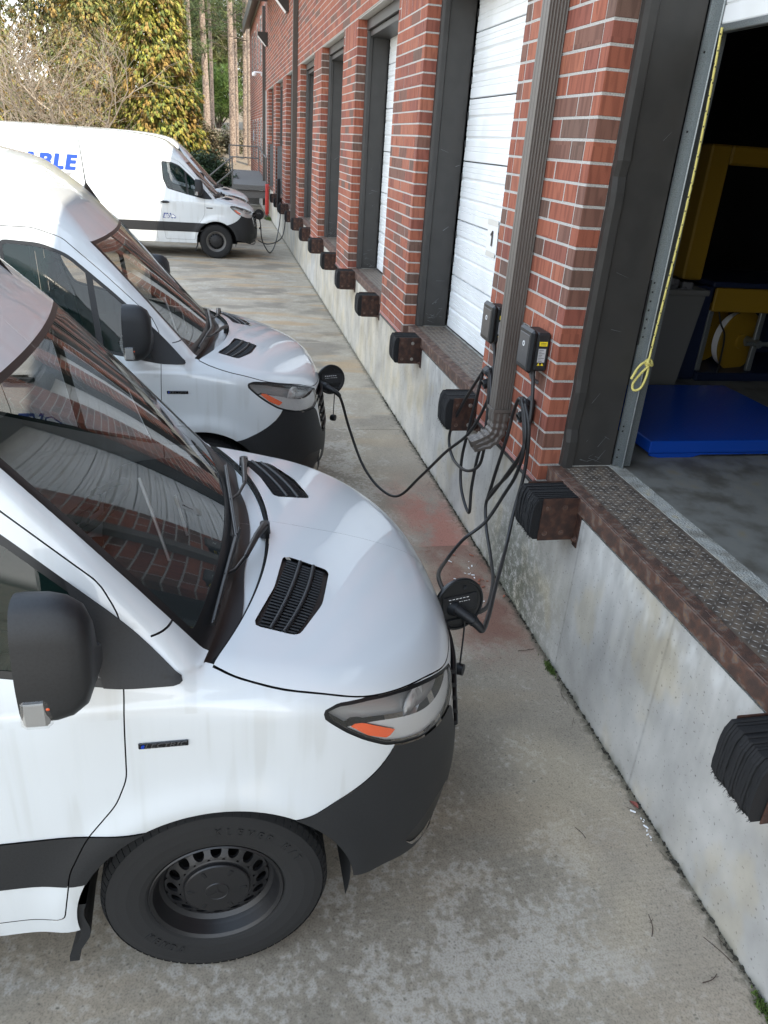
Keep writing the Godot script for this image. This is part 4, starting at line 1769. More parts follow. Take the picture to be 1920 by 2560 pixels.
func nose_at(y: float, w: float, up: float) -> Vector3:
	var lo := -0.1
	var hi := 0.9
	for i in 22:
		var m := (lo + hi) / 2
		if van_field(m, y, absf(w)) > 0:
			lo = m
		else:
			hi = m
	var p := Vector3(hi, y, absf(w))
	var g := van_gradient(p).normalized()
	p += g * up
	return Vector3(-p.x, p.y, p.z * (1.0 if w >= 0 else -1.0))


func wheel(root: Node3D, u: float, z: float) -> void:
	var o := Node3D.new()
	o.name = "wheel"
	root.add_child(o, true)
	# a wheel that faces +z, turned over for the far side
	o.transform = Transform3D(Basis(Vector3.UP, 0.0 if z > 0 else PI), Vector3(-u - 0.012, 0.393, 0.838 * z))
	o.scale = Vector3(1.052, 1.052, 1.0)
	var R := 0.374
	var t := MB.new()
	t.lathe(PackedVector2Array([Vector2(0.205, -0.11), Vector2(0.24, -0.122), Vector2(0.31, -0.125), Vector2(0.352, -0.115), Vector2(0.368, -0.092), Vector2(R - 0.004, -0.06), Vector2(R - 0.004, 0.06), Vector2(0.368, 0.092), Vector2(0.353, 0.114), Vector2(0.325, 0.123), Vector2(0.29, 0.126), Vector2(0.25, 0.122), Vector2(0.232, 0.116), Vector2(0.224, 0.110), Vector2(0.216, 0.100)]), 72)
	var ty := obj("tyre", t, VM.tyre, o)
	# tread blocks: four ribs broken by cross grooves, and shoulder lugs
	t = MB.new()
	var m := 78
	for i in m:
		var a := TAU * i / m
		var bs := Basis(Vector3(0, 0, 1), a)
		for rb in [[-0.055, -0.021], [-0.015, 0.015], [0.021, 0.055]]:
			t.t = Transform3D(bs * Basis(Vector3(1, 0, 0), 0.12), Vector3.ZERO)
			t.box(Vector3(R - 0.009, -0.0125, rb[0]), Vector3(R, 0.0115, rb[1]))
		for s in [-1.0, 1.0]:
			t.t = Transform3D(bs, Vector3.ZERO)
			var A := Vector3(R - 0.0015, 0, 0.061 * s)
			var B := Vector3(0.372, 0, 0.088 * s)
			var C := Vector3(0.357, 0, 0.1145 * s)
			var d := Vector3(0, 0.0115, 0)
			t.quad(A - d, A + d, B + d, B - d, Vector3(1, 0, 0.5 * s))
			t.quad(B - d, B + d, C + d, C - d, Vector3(0.6, 0, s))
			for k in [-1.0, 1.0]:
				t.quad(A + d * k, B + d * k, B + d * k - Vector3(0.012, 0, 0.004 * s), A + d * k - Vector3(0.012, 0, 0), Vector3(0, k, 0))
				t.quad(B + d * k, C + d * k, C + d * k - Vector3(0.006, 0, 0.004 * s), B + d * k - Vector3(0.012, 0, 0.004 * s), Vector3(0, k, 0))
	obj("tread", t, VM.tyre, o)
	# raised lettering round the sidewall
	t = MB.new()
	for w in [["KLEVER H/T", 55.0], ["KENDA", 232.0]]:
		var s: String = w[0]
		for i in s.length():
			if s[i] == " ":
				continue
			var an := deg_to_rad(w[1] - (i - s.length() / 2.0) * (6.6 if w[1] < 100 else -7.0))
			var up := an - PI / 2 if w[1] < 100 else an + PI / 2
			var lt := letters(s[i], 0.027, 0.003)
			t.add(lt, Transform3D(Basis(Vector3(0, 0, 1), up), Vector3(cos(an) * 0.287, sin(an) * 0.287, 0.1246)))
	if z > 0:
		obj("raised_lettering", t, VM.tyre, o)
	var rim := MB.new()
	rim.lathe(PackedVector2Array([Vector2(0.216, 0.100), Vector2(0.222, 0.112), Vector2(0.218, 0.116), Vector2(0.208, 0.108), Vector2(0.203, 0.094), Vector2(0.197, 0.078), Vector2(0.190, 0.062), Vector2(0.176, 0.050), Vector2(0.170, 0.035), Vector2(0.170, -0.09)]), 56)
	# the dished wheel centre with a ring of round holes
	var ro := obj("rim", rim, VM.rim, o)
	rim = MB.new()
	var holes := 16
	for i in holes:
		var a0 := TAU * i / holes
		var hw := PI / holes
		var cr := 0.1475
		var hr := 0.0185
		var mm := 20
		for k in mm:
			# from the hole's rim out to the cell's border
			var pa := TAU * k / mm
			var pb := TAU * (k + 1) / mm
			var cell := func(an: float) -> Vector2:
				var v := Vector2(cos(an), sin(an))
				var sq := v / maxf(absf(v.x), absf(v.y))
				return Vector2(cr + sq.x * 0.0255, a0 + sq.y * hw)
			var hole := func(an: float) -> Vector2:
				return Vector2(cr + cos(an) * hr, a0 + sin(an) * hr / cr)
			var P := func(q: Vector2, dz := 0.0) -> Vector3:
				var zz := 0.052 + 0.026 * smoothstep(0.172, 0.118, q.x) + dz
				return Vector3(cos(q.y) * q.x, sin(q.y) * q.x, zz)
			rim.quad(P.call(hole.call(pa)), P.call(hole.call(pb)), P.call(cell.call(pb)), P.call(cell.call(pa)), Vector3(0.2, 0, 1))
			rim.quad(P.call(hole.call(pa)), P.call(hole.call(pb)), P.call(hole.call(pb), -0.012), P.call(hole.call(pa), -0.012), Vector3(cos(a0), sin(a0), 0) * -cos(pa) + Vector3(0, 0, 0.01))
	rim.lathe(PackedVector2Array([Vector2(0.174, 0.048), Vector2(0.1725, 0.052)]), 48)
	rim.lathe(PackedVector2Array([Vector2(0.1225, 0.078), Vector2(0.117, 0.081), Vector2(0.108, 0.080), Vector2(0.0, 0.078)]), 48)
	obj("wheel_disc", rim, VM.rim, ro)
	var bk := MB.new()
	bk.lathe(PackedVector2Array([Vector2(0.172, -0.06), Vector2(0.0, -0.06)]), 32)
	obj("brake_drum", bk, VM.liner, ro)
	var cap := MB.new()
	cap.lathe(PackedVector2Array([Vector2(0.110, 0.050), Vector2(0.1095, 0.062), Vector2(0.106, 0.066), Vector2(0.060, 0.072), Vector2(0.040, 0.074), Vector2(0.038, 0.077), Vector2(0.036, 0.0775), Vector2(0.0345, 0.076), Vector2(0.0, 0.0765)]), 48)
	for i in cap.v.size():
		cap.v[i].z += 0.028
	var co := obj("hub_cap", cap, VM.rim, o)
	cap = MB.new()
	for i in 6:
		cap.t = Transform3D(Basis(Vector3(0, 0, 1), TAU * i / 6 + PI / 6 + 0.5), Vector3.ZERO)
		cap.cbox(Vector3(0.072, -0.007, 0.0935), Vector3(0.098, 0.007, 0.0992), 0.003)
	obj("cap_slot", cap, VM.gap, co)
	cap = MB.new()
	for i in 3:
		cap.t = Transform3D(Basis(Vector3(0, 0, 1), TAU * i / 3 + PI / 2), Vector3.ZERO)
		cap.tri(Vector3(0.033, 0, 0.1055), Vector3(0.003, 0.005, 0.1065), Vector3(0, 0, 0.1075), Vector3.BACK)
		cap.tri(Vector3(0.033, 0, 0.1055), Vector3(0.003, -0.005, 0.1065), Vector3(0, 0, 0.1075), Vector3.BACK)
	obj("emblem", cap, VM.rim, co)


func mirror(root: Node3D, z: float) -> void:
	# a tall housing on a short arm: rounded front shell, flat glass behind, clear indicator at its lower outer corner
	var o := Node3D.new()
	o.name = "wing_mirror"
	root.add_child(o, true)
	o.position = Vector3(-1.38, 1.40, 0.0)
	var b := MB.new()
	# outline of the housing in (w, y), w from the arm outwards
	var outline := rounded(v2([0.955, 0.005, 0.955, 0.115, 1.035, 0.14, 1.045, 0.23, 1.07, 0.33, 1.115, 0.372, 1.17, 0.365, 1.205, 0.30, 1.22, 0.16, 1.214, 0.05, 1.17, 0.005, 1.06, 0.0]), 0.05)
	var mid := Vector2(1.165, 0.22)
	var m := outline.size()
	var layers := [[0.075, 0.985], [0.055, 1.0], [0.0, 0.99], [-0.04, 0.93], [-0.075, 0.78], [-0.095, 0.52], [-0.102, 0.0]]
	var at := func(i: int, k: int) -> Vector3:
		var q: Vector2 = mid + (outline[(i + m) % m] - mid) * layers[k][1]
		return Vector3(-layers[k][0] + 0.06 * (q.x - 1.16) * -1.0, q.y, q.x * z)
	for k in layers.size() - 1:
		for i in m:
			var A: Vector3 = at.call(i, k)
			var B: Vector3 = at.call(i + 1, k)
			var C: Vector3 = at.call(i + 1, k + 1)
			var D: Vector3 = at.call(i, k + 1)
			var na := func(ii: int, kk: int) -> Vector3:
				var du: Vector3 = at.call(ii + 1, kk) - at.call(ii - 1, kk)
				var dk: Vector3 = at.call(ii, mini(kk + 1, layers.size() - 1)) - at.call(ii, maxi(kk - 1, 0))
				var nn: Vector3 = du.cross(dk)
				if nn.length() < 1e-9:
					return Vector3(1, 0, 0)
				var out: Vector3 = at.call(ii, kk) - Vector3(-0.03, mid.y, mid.x * z)
				return (nn if nn.dot(out) > 0 else -nn).normalized()
			var tri := [[A, na.call(i, k)], [B, na.call(i + 1, k)], [C, na.call(i + 1, k + 1)], [A, na.call(i, k)], [C, na.call(i + 1, k + 1)], [D, na.call(i, k + 1)]]
			for w in tri:
				b.put(w[0], w[1])
	obj("housing", b, VM.plastic, o)
	b = MB.new()
	for i in m:
		b.tri(at.call(i, 0), at.call(i + 1, 0), Vector3(-0.072, mid.y, mid.x * z), Vector3(-1, 0, 0))
	obj("mirror_glass", b, VM.silver, o)
	b = MB.new()
	b.t = Transform3D(Basis.IDENTITY, Vector3(-0.035, 0.065, 1.205 * z))
	b.cbox(Vector3(-0.045, -0.045, -0.020), Vector3(0.03, 0.055, 0.020), 0.014)
	var lamp := obj("indicator", b, VM.lens, o)
	b = MB.new()
	b.t = Transform3D(Basis.IDENTITY, Vector3(-0.035, 0.065, 1.205 * z))
	b.cbox(Vector3(-0.04, -0.038, -0.019), Vector3(0.022, 0.048, 0.012), 0.008)
	obj("reflector", b, VM.bezel, lamp)
	b = MB.new()
	b.t = Transform3D(Basis(Vector3(0, 0, 1), 0), Vector3(-0.012, 0.085, 1.2 * z))
	b.lathe(PackedVector2Array([Vector2(0.0, 0.018 * z), Vector2(0.009, 0.013 * z), Vector2(0.012, 0.0)]), 12)
	obj("bulb", b, VM.amber, lamp)


func cabin(root: Node3D) -> void:
	var o := MB.new()
	# dashboard with its hump and vents, and the floor
	var f := func(s: float, t: float) -> Vector3:
		var w := lerpf(-0.84, 0.84, s)
		var q: float = lut_at(v2([0.0, 1.335, 0.12, 1.325, 0.34, 1.30, 0.46, 1.25, 0.52, 1.10, 0.55, 0.9]), t * 0.55)
		return Vector3(-(0.93 + 0.13 * w * w + t * 0.55), q + 0.035 * exp(-pow((w + 0.38) / 0.25, 2.0)) * sin(minf(t * 1.4, 1.0) * PI), w)
	o.sheet(f, 24, 24, true)
	o.box(Vector3(-2.35, 0.60, -0.92), Vector3(-1.30, 0.64, 0.92))
	obj("dashboard", o, VM.cabin, root)
	o = MB.new()
	o.t = Transform3D(Basis(Vector3(0, 0, 1), -0.95) * Basis(Vector3.UP, PI / 2), Vector3(-1.52, 1.26, -0.38))
	var ring := PackedVector3Array()
	for i in 33:
		ring.append(Vector3(cos(TAU * i / 32) * 0.19, sin(TAU * i / 32) * 0.19, 0))
	o.tube(ring, 0.016, -1, 8, false)
	o.cbox(Vector3(-0.18, -0.02, -0.03), Vector3(0.18, 0.02, -0.01), 0.005)
	o.cbox(Vector3(-0.06, -0.17, -0.035), Vector3(0.06, 0.05, 0.0), 0.01)
	obj("steering_wheel", o, VM.cabin, root)
	for w in [-0.42, 0.42]:
		o = MB.new()
		o.t = Transform3D(Basis(Vector3(0, 0, 1), 0.18), Vector3(-2.02, 0.98, w))
		o.cbox(Vector3(-0.07, -0.05, -0.24), Vector3(0.07, 0.62, 0.24), 0.05)
		o.cbox(Vector3(-0.05, 0.66, -0.13), Vector3(0.05, 0.85, 0.13), 0.04)
		o.tube(PackedVector3Array([Vector3(0, 0.6, 0.06), Vector3(0, 0.68, 0.06)]), 0.008)
		o.tube(PackedVector3Array([Vector3(0, 0.6, -0.06), Vector3(0, 0.68, -0.06)]), 0.008)
		o.t = Transform3D(Basis.IDENTITY, Vector3(-1.8, 0.86, w))
		o.cbox(Vector3(-0.25, -0.10, -0.25), Vector3(0.27, 0.08, 0.25), 0.05)
		o.cbox(Vector3(-0.2, -0.24, -0.2), Vector3(0.2, -0.09, 0.2), 0.02)
		obj("seat", o, VM.seat, root)
	# partition behind the seats
	o = MB.new()
	o.prism(v2([-0.93, 0.5, 0.93, 0.5, 0.95, 1.3, 0.86, 1.95, 0.70, 2.45, -0.70, 2.45, -0.86, 1.95, -0.95, 1.3]), 0.0, 0.02)
	for i in o.v.size():
		var p := o.v[i]
		o.v[i] = Vector3(-2.40 - p.z, p.y, p.x)
		var q := o.n[i]
		o.n[i] = Vector3(-q.z, q.y, q.x)
	obj("partition", o, VM.bulk, root)
	# phone holder: a tall thin frame on a stalk
	o = MB.new()
	o.tube(PackedVector3Array([Vector3(-1.16, 1.33, 0.22), Vector3(-1.22, 1.52, 0.16), Vector3(-1.26, 1.62, 0.10)]), 0.006)
	o.tube(PackedVector3Array([Vector3(-1.10, 1.33, 0.02), Vector3(-1.14, 1.50, 0.0)]), 0.005)
	obj("phone_stalk", o, VM.silver, root)


func screen_at(w: float, t: float, up: float) -> Vector3:
	# a point of the windscreen: t from its foot to its head
	var u := 0.90 + 0.16 * w * w + t * 0.76
	return on_hood(u, w, up)


func wipers(root: Node3D) -> void:
	for k in 2:
		var o := Node3D.new()
		o.name = "wiper"
		root.add_child(o, true)
		# near wiper lies along the foot of the screen towards the near side; the other one crosses the middle
		var pivot: Vector3 = on_hood(0.80, 0.10, 0.03) if k == 0 else on_hood(0.86, -0.62, 0.03)
		var joint: Vector3 = on_hood(0.885, 0.36, 0.035) if k == 0 else on_hood(0.865, -0.30, 0.035)
		var tip: Vector3 = on_hood(1.01, 0.76, 0.02) if k == 0 else on_hood(0.925, 0.22, 0.02)
		var start: Vector3 = on_hood(0.915, 0.16, 0.02) if k == 0 else on_hood(0.955, -0.48, 0.02)
		var b := MB.new()
		b.tube(PackedVector3Array([pivot, pivot.lerp(joint, 0.45) + Vector3(0, 0.012, 0), joint]), 0.017, 0.010, 8)
		b.tube(PackedVector3Array([pivot - Vector3(0, 0.05, 0), pivot + Vector3(0, 0.012, 0)]), 0.024, 0.02, 10)
		b.tube(PackedVector3Array([joint, joint.lerp(start.lerp(tip, 0.62), 0.5), start.lerp(tip, 0.55) + Vector3(0, 0.012, 0)]), 0.008, 0.006, 6)
		obj("wiper_arm", b, VM.trim, o)
		b = MB.new()
		var pts := PackedVector3Array()
		for i in 9:
			pts.append(start.lerp(tip, i / 8.0) + Vector3(0.0, 0.004 * sin(PI * i / 8.0), 0))
		b.tube(pts, 0.011, 0.008, 6)
		var q := PackedVector3Array()
		for p in pts:
			q.append(p + Vector3(0.004, 0.012, 0))
		b.tube(q, 0.005, 0.004, 5)
		obj("wiper_blade", b, VM.trim, o)


# ---------------------------------------------------------------- dock furniture

func bumper_block(z: float, k: int, label: String) -> void:
	# laminated rubber pad held between rusty angle plates; z is its near face
	var o := thing("dock_bumper", label, "dock bumper", "laminated dock bumpers along the dock edge", Vector3(0, 0.855, z - 0.125))
	rng.seed = 900 + k
	var worn := 1.0 if k < 3 else 0.4
	var n := 18
	var reach := -0.272
	var pads: Node3D = o
	for i in n:
		# plies stand side by side along z between the two plates
		var za := lerpf(-0.112, 0.112, float(i) / n)
		var b := MB.new()
		var lip := rng.randf_range(-0.004, 0.004) * worn
		var w := 0.225 / n
		var pts := PackedVector2Array()
		var top := 0.250 + rng.randf_range(-0.004, 0.004)
		var m := 7
		for j in m + 1:
			var y := lerpf(0.0, top, float(j) / m)
			var r := 0.018 * (exp(-y / 0.02) + exp(-(top - y) / 0.02))
			pts.append(Vector2(reach + r + lip + rng.randf_range(-0.0022, 0.0018) * worn - 0.006 * worn * sin(PI * j / m), y + (0.004 if j == 0 else 0.0)))
		pts.append(Vector2(-0.013, top))
		pts.append(Vector2(-0.013, 0.0))
		b.prism(pts, za + 0.0008, za + w - 0.0012)
		if worn > 0.9:
			# frayed cord at the edges
			for q in 10:
				var y := rng.randf_range(-0.002, top)
				if q < 5:
					y = rng.randf_range(-0.004, 0.03)
				var p := Vector3(reach + 0.004 + lip + (0.015 if y < 0.02 else 0.0), y, za + w * rng.randf())
				var e := p + Vector3(rng.randf_range(-0.012, -0.001), rng.randf_range(-0.014, 0.004), rng.randf_range(-0.004, 0.004))
				b.tube(PackedVector3Array([p, e]), 0.0012, 0.0005, 3, false)
		if k < 4:
			obj("ply", b, M.rubber, pads)
		else:
			if i == 0:
				o.set_meta("pad", MB.new())
			var pad: MB = o.get_meta("pad")
			for q in b.v.size():
				pad.put(b.v[q], b.n[q])
	if k >= 4:
		obj("rubber_pad", o.get_meta("pad"), M.rubber, o)
		o.remove_meta("pad")
	for s in [1.0, -1.0]:
		var b := MB.new()
		b.cbox(Vector3(-0.225, -0.002, minf(0.1145 * s, 0.1205 * s)), Vector3(-0.008, 0.256, maxf(0.1145 * s, 0.1205 * s)), 0.0015)
		b.cbox(Vector3(-0.0085, -0.035, minf(0.1145 * s, 0.165 * s)), Vector3(-0.001, 0.256, maxf(0.1145 * s, 0.165 * s)), 0.0015)
		obj("angle_plate", b, M.plate, o)
	for q in [[-0.19, 0.20], [-0.09, 0.20], [-0.19, 0.045], [-0.09, 0.045]]:
		var b := MB.new()
		b.t = Transform3D(Basis(Vector3(0, 0, 1), rng.randf() * 1.0), Vector3(q[0], q[1], 0.1205))
		b.lathe(PackedVector2Array([Vector2(0.016, 0.0), Vector2(0.016, 0.002), Vector2(0.0155, 0.0025), Vector2(0.0, 0.0025)]), 16)
		b.lathe(PackedVector2Array([Vector2(0.011, 0.0025), Vector2(0.0105, 0.011), Vector2(0.0, 0.012)]), 6)
		obj("bolt", b, M.bolt if (k in [2, 3] and q[0] > -0.1) else M.rust, o)
	var b := MB.new()
	b.t = Transform3D(Basis(Vector3.UP, -PI / 2), Vector3(-0.009, 0.01, 0.145))
	b.lathe(PackedVector2Array([Vector2(0.019, 0.0), Vector2(0.018, 0.004), Vector2(0.012, 0.005), Vector2(0.011, 0.02), Vector2(0.0, 0.022)]), 10)
	obj("anchor_bolt", b, M.rust, o)


func charger(z: float, label: String) -> void:
	var o := thing("car_charger", label, "charger", "black wall chargers either side of the downspout", Vector3(FACE - 0.002, 1.655, z))
	# local: x out from the wall is negative, z along the wall, its middle at 0
	var b := MB.new()
	b.cbox(Vector3(-0.085, 0.0, -0.092), Vector3(0, 0.225, 0.092), 0.012)
	obj("case", b, VM.plastic, o)
	b = MB.new()
	b.cbox(Vector3(-0.125, -0.012, -0.103), Vector3(-0.0855, 0.240, 0.103), 0.016)
	obj("front_cover", b, VM.trim, o)
	b = MB.new()
	b.cbox(Vector3(-0.1275, 0.022, -0.075), Vector3(-0.1235, 0.205, 0.075), 0.002)
	obj("front_panel", b, M.panel_grey, o)
	b = MB.new()
	b.t = Transform3D(Basis(Vector3.UP, -PI / 2), Vector3(-0.1278, 0.145, 0.0))
	b.lathe(PackedVector2Array([Vector2(0.0095, 0.0), Vector2(0.0095, 0.0012), Vector2(0.0155, 0.0012), Vector2(0.0155, 0.0)]), 24)
	obj("status_ring", b, VM.paper, o)
	b = MB.new()
	b.cbox(Vector3(-0.1285, 0.104, -0.012), Vector3(-0.1277, 0.108, 0.012), 0.0003)
	b.cbox(Vector3(-0.1285, 0.064, -0.0015), Vector3(-0.1277, 0.084, 0.0015), 0.0003)
	obj("print", b, VM.etch, o)
	# the side that faces along the wall carries a yellow warning label over a white data label
	b = MB.new()
	b.cbox(Vector3(-0.068, 0.150, 0.0922), Vector3(-0.018, 0.176, 0.0930), 0.0003)
	var y := obj("warning_label", b, M.yellow_print, o)
	b = MB.new()
	for i in 2:
		b.box(Vector3(-0.060, 0.157 + 0.008 * i, 0.0931), Vector3(-0.026, 0.160 + 0.008 * i, 0.0933))
	obj("print", b, M.black, y)
	b = MB.new()
	b.cbox(Vector3(-0.068, 0.055, 0.0922), Vector3(-0.022, 0.135, 0.0930), 0.0003)
	var w := obj("data_label", b, M.label_grey, o)
	b = MB.new()
	for i in 8:
		b.box(Vector3(-0.064, 0.060 + 0.009 * i, 0.0931), Vector3(-0.064 + 0.036 * (0.7 + 0.3 * sin(i * 4.0)), 0.0635 + 0.009 * i, 0.0933))
	obj("print", b, M.mid_grey, w)
	b = MB.new()
	for i in 2:
		b.tri(Vector3(-0.066 + 0.022 * i, 0.036, 0.0931), Vector3(-0.048 + 0.022 * i, 0.036, 0.0931), Vector3(-0.057 + 0.022 * i, 0.052, 0.0931), Vector3.BACK)
	obj("warning_triangle", b, M.yellow_print, o)
	b = MB.new()
	b.tube(PackedVector3Array([Vector3(-0.055, 0.0, 0.03), Vector3(-0.055, -0.035, 0.03)]), 0.014, 0.011, 12)
	obj("cable_gland", b, VM.trim, o)
	b = MB.new()
	b.tube(curve(PackedVector3Array([Vector3(-0.04, 0.0, -0.03), Vector3(-0.045, -0.04, -0.028), Vector3(-0.03, -0.075, -0.01), Vector3(0.0, -0.095, 0.0)])), 0.012, -1, 10)
	obj("conduit", b, M.mid_grey, o)


func holster(z: float, label: String) -> void:
	var o := thing("cable_holster", label, "cable holder", "black cable holsters under the chargers", Vector3(FACE - 0.002, 1.30, z))
	var b := MB.new()
	b.cbox(Vector3(-0.035, 0.0, -0.045), Vector3(0, 0.165, 0.045), 0.016)
	b.cbox(Vector3(-0.095, 0.095, -0.058), Vector3(-0.030, 0.160, 0.058), 0.024)
	obj("hanger", b, VM.plastic, o)
	b = MB.new()
	b.t = Transform3D(Basis(Vector3.UP, -PI / 2) * Basis(Vector3(1, 0, 0), 0.35), Vector3(-0.035, 0.05, 0))
	b.lathe(PackedVector2Array([Vector2(0.034, 0.0), Vector2(0.034, 0.052), Vector2(0.030, 0.056), Vector2(0.023, 0.056), Vector2(0.021, 0.052), Vector2(0.021, 0.005), Vector2(0.0, 0.005)]), 24)
	obj("socket", b, VM.trim, o)


func path(a: Array) -> PackedVector3Array:
	var p := PackedVector3Array()
	for i in range(0, a.size(), 3):
		p.append(Vector3(a[i], a[i + 1], a[i + 2]))
	return curve(p, 10)


func charge_cables() -> void:
	var r := 0.0115
	var o := thing("charging_cable", "black cable looped on the holder right of the downspout and plugged into the nearest van", "cable", "black charging cables")
	var b := MB.new()
	b.tube(path([-0.118, 1.64, -4.15, -0.12, 1.50, -4.10, -0.13, 1.37, -4.06, -0.14, 1.19, -4.06, -0.15, 0.96, -4.20, -0.17, 0.67, -4.46, -0.19, 0.51, -4.38, -0.26, 0.44, -4.04, -0.394, 0.515, -3.63, -0.625, 0.694, -3.11, -0.80, 0.82, -2.86]), r, -1, 10)
	b.tube(path([-0.17, 0.67, -4.46, -0.16, 0.88, -4.41, -0.15, 1.15, -4.33, -0.14, 1.32, -4.31, -0.16, 1.46, -4.19, -0.15, 1.37, -4.09, -0.15, 1.19, -4.05, -0.16, 0.93, -4.23, -0.18, 0.66, -4.44]), r, -1, 10)
	b.tube(path([-0.16, 1.47, -4.16, -0.15, 1.21, -4.04, -0.16, 1.01, -4.07, -0.19, 0.84, -4.14, -0.28, 0.63, -4.17, -0.42, 0.51, -4.16, -0.60, 0.50, -3.92, -0.84, 0.766, -3.31, -0.90, 0.86, -2.95]), r, -1, 10)
	b.tube(path([-0.15, 1.45, -4.12, -0.135, 1.31, -4.04, -0.13, 1.05, -4.02, -0.19, 0.80, -3.95, -0.28, 0.65, -3.78, -0.544, 0.726, -3.23, -0.72, 0.82, -2.85, -0.815, 0.875, -2.66, -0.845, 0.90, -2.62]), r, -1, 10)
	obj("cable", b, M.cable, o)
	b = MB.new()
	b.tube(path([-0.835, 0.895, -2.625, -0.875, 0.935, -2.64, -0.95, 0.975, -2.69]), 0.017, 0.027, 12)
	b.tube(path([-0.87, 0.93, -2.64, -0.88, 0.94, -2.643]), 0.024, 0.026, 12)
	b.tube(path([-0.94, 0.97, -2.685, -1.0, 0.97, -2.74]), 0.033, 0.036, 14)
	obj("plug", b, VM.plastic, o)
	o = thing("charging_cable", "black cable looped on the holder left of the downspout and plugged into the second van", "cable", "black charging cables")
	b = MB.new()
	b.tube(path([-0.118, 1.64, -4.86, -0.12, 1.48, -4.80, -0.13, 1.34, -4.78, -0.14, 1.17, -4.85, -0.20, 0.95, -4.94, -0.28, 0.72, -5.17, -0.38, 0.39, -5.46, -0.50, 0.13, -5.66, -0.62, 0.115, -5.86, -0.75, 0.27, -6.0, -0.86, 0.55, -6.12, -0.94, 0.80, -6.10, -0.985, 0.90, -6.03]), r, -1, 10)
	b.tube(path([-0.15, 1.42, -4.93, -0.18, 1.10, -5.19, -0.20, 0.79, -5.37, -0.20, 0.65, -5.23, -0.20, 0.68, -4.91, -0.18, 0.79, -4.71, -0.17, 0.93, -4.66, -0.15, 1.22, -4.69, -0.14, 1.45, -4.80]), r, -1, 10)
	b.tube(path([-0.15, 1.40, -4.93, -0.17, 1.00, -5.01, -0.18, 0.70, -5.07, -0.18, 0.49, -5.00, -0.18, 0.40, -4.77, -0.18, 0.59, -4.78, -0.17, 0.82, -4.77, -0.15, 1.10, -4.73, -0.15, 1.46, -4.80]), r, -1, 10)
	obj("cable", b, M.cable, o)
	b = MB.new()
	b.tube(path([-0.975, 0.885, -6.04, -1.02, 0.93, -6.02, -1.10, 0.965, -6.06]), 0.016, 0.027, 12)
	b.tube(path([-1.08, 0.96, -6.05, -1.13, 0.96, -6.09]), 0.032, 0.035, 14)
	obj("plug", b, VM.plastic, o)
	o = thing("charging_cable", "black cable sagging between the third van and the wall", "cable", "black charging cables")
	b = MB.new()
	b.tube(path([-0.90, 0.90, -20.65, -0.86, 0.70, -20.75, -0.82, 0.35, -20.85, -0.62, 0.03, -21.0, -0.42, 0.22, -21.6, -0.22, 0.70, -22.8, -0.14, 1.05, -23.8]), 0.014, -1, 8)
	b.tube(path([-0.92, 0.36, -20.6, -0.7, 0.24, -21.0, -0.42, 0.22, -21.6, -0.22, 0.32, -22.0, -0.13, 0.55, -22.3, -0.12, 0.72, -22.25]), 0.014, -1, 8)
	obj("cable", b, M.cable, o)
	b = MB.new()
	b.tube(path([-0.88, 0.88, -20.68, -0.93, 0.95, -20.62, -1.0, 0.97, -20.6]), 0.02, 0.03, 10)
	obj("plug", b, VM.plastic, o)
	# hanks on the wall far down the dock
	hank(-24.35, 1.66, 0.72, 0.16, M.cable, "hank of black cable hung on the wall beyond the third van", 5)
	hank(-29.9, 1.20, 0.10, 0.20, M.red, "red hose hung in long loops on the wall by the landing", 6)


func hank(z: float, y1: float, y0: float, w: float, m: Material, label: String, loops: int) -> void:
	var o := thing("hung_hose" if m == M.red else "hung_cable", label, "hose" if m == M.red else "cable")
	var b := MB.new()
	rng.seed = int(absf(z) * 10)
	for i in loops:
		var p := PackedVector3Array()
		var ww := w * rng.randf_range(0.6, 1.1)
		var lo := y0 + rng.randf_range(0.0, 0.12)
		for k in 21:
			var a := TAU * k / 20.0
			p.append(Vector3(FACE - 0.05 - 0.02 * i, (y1 + lo) / 2 + (y1 - lo) / 2 * cos(a), z + ww * sin(a) * (0.75 + 0.25 * -cos(a)) + 0.02 * i))
		b.tube(p, 0.013, -1, 7, false)
	obj("loops", b, m, o)
	b = MB.new()
	b.cbox(Vector3(FACE - 0.16, y1 - 0.05, z - 0.03), Vector3(FACE - 0.003, y1 - 0.02, z + 0.03), 0.005)
	obj("hook", b, M.galv, o)


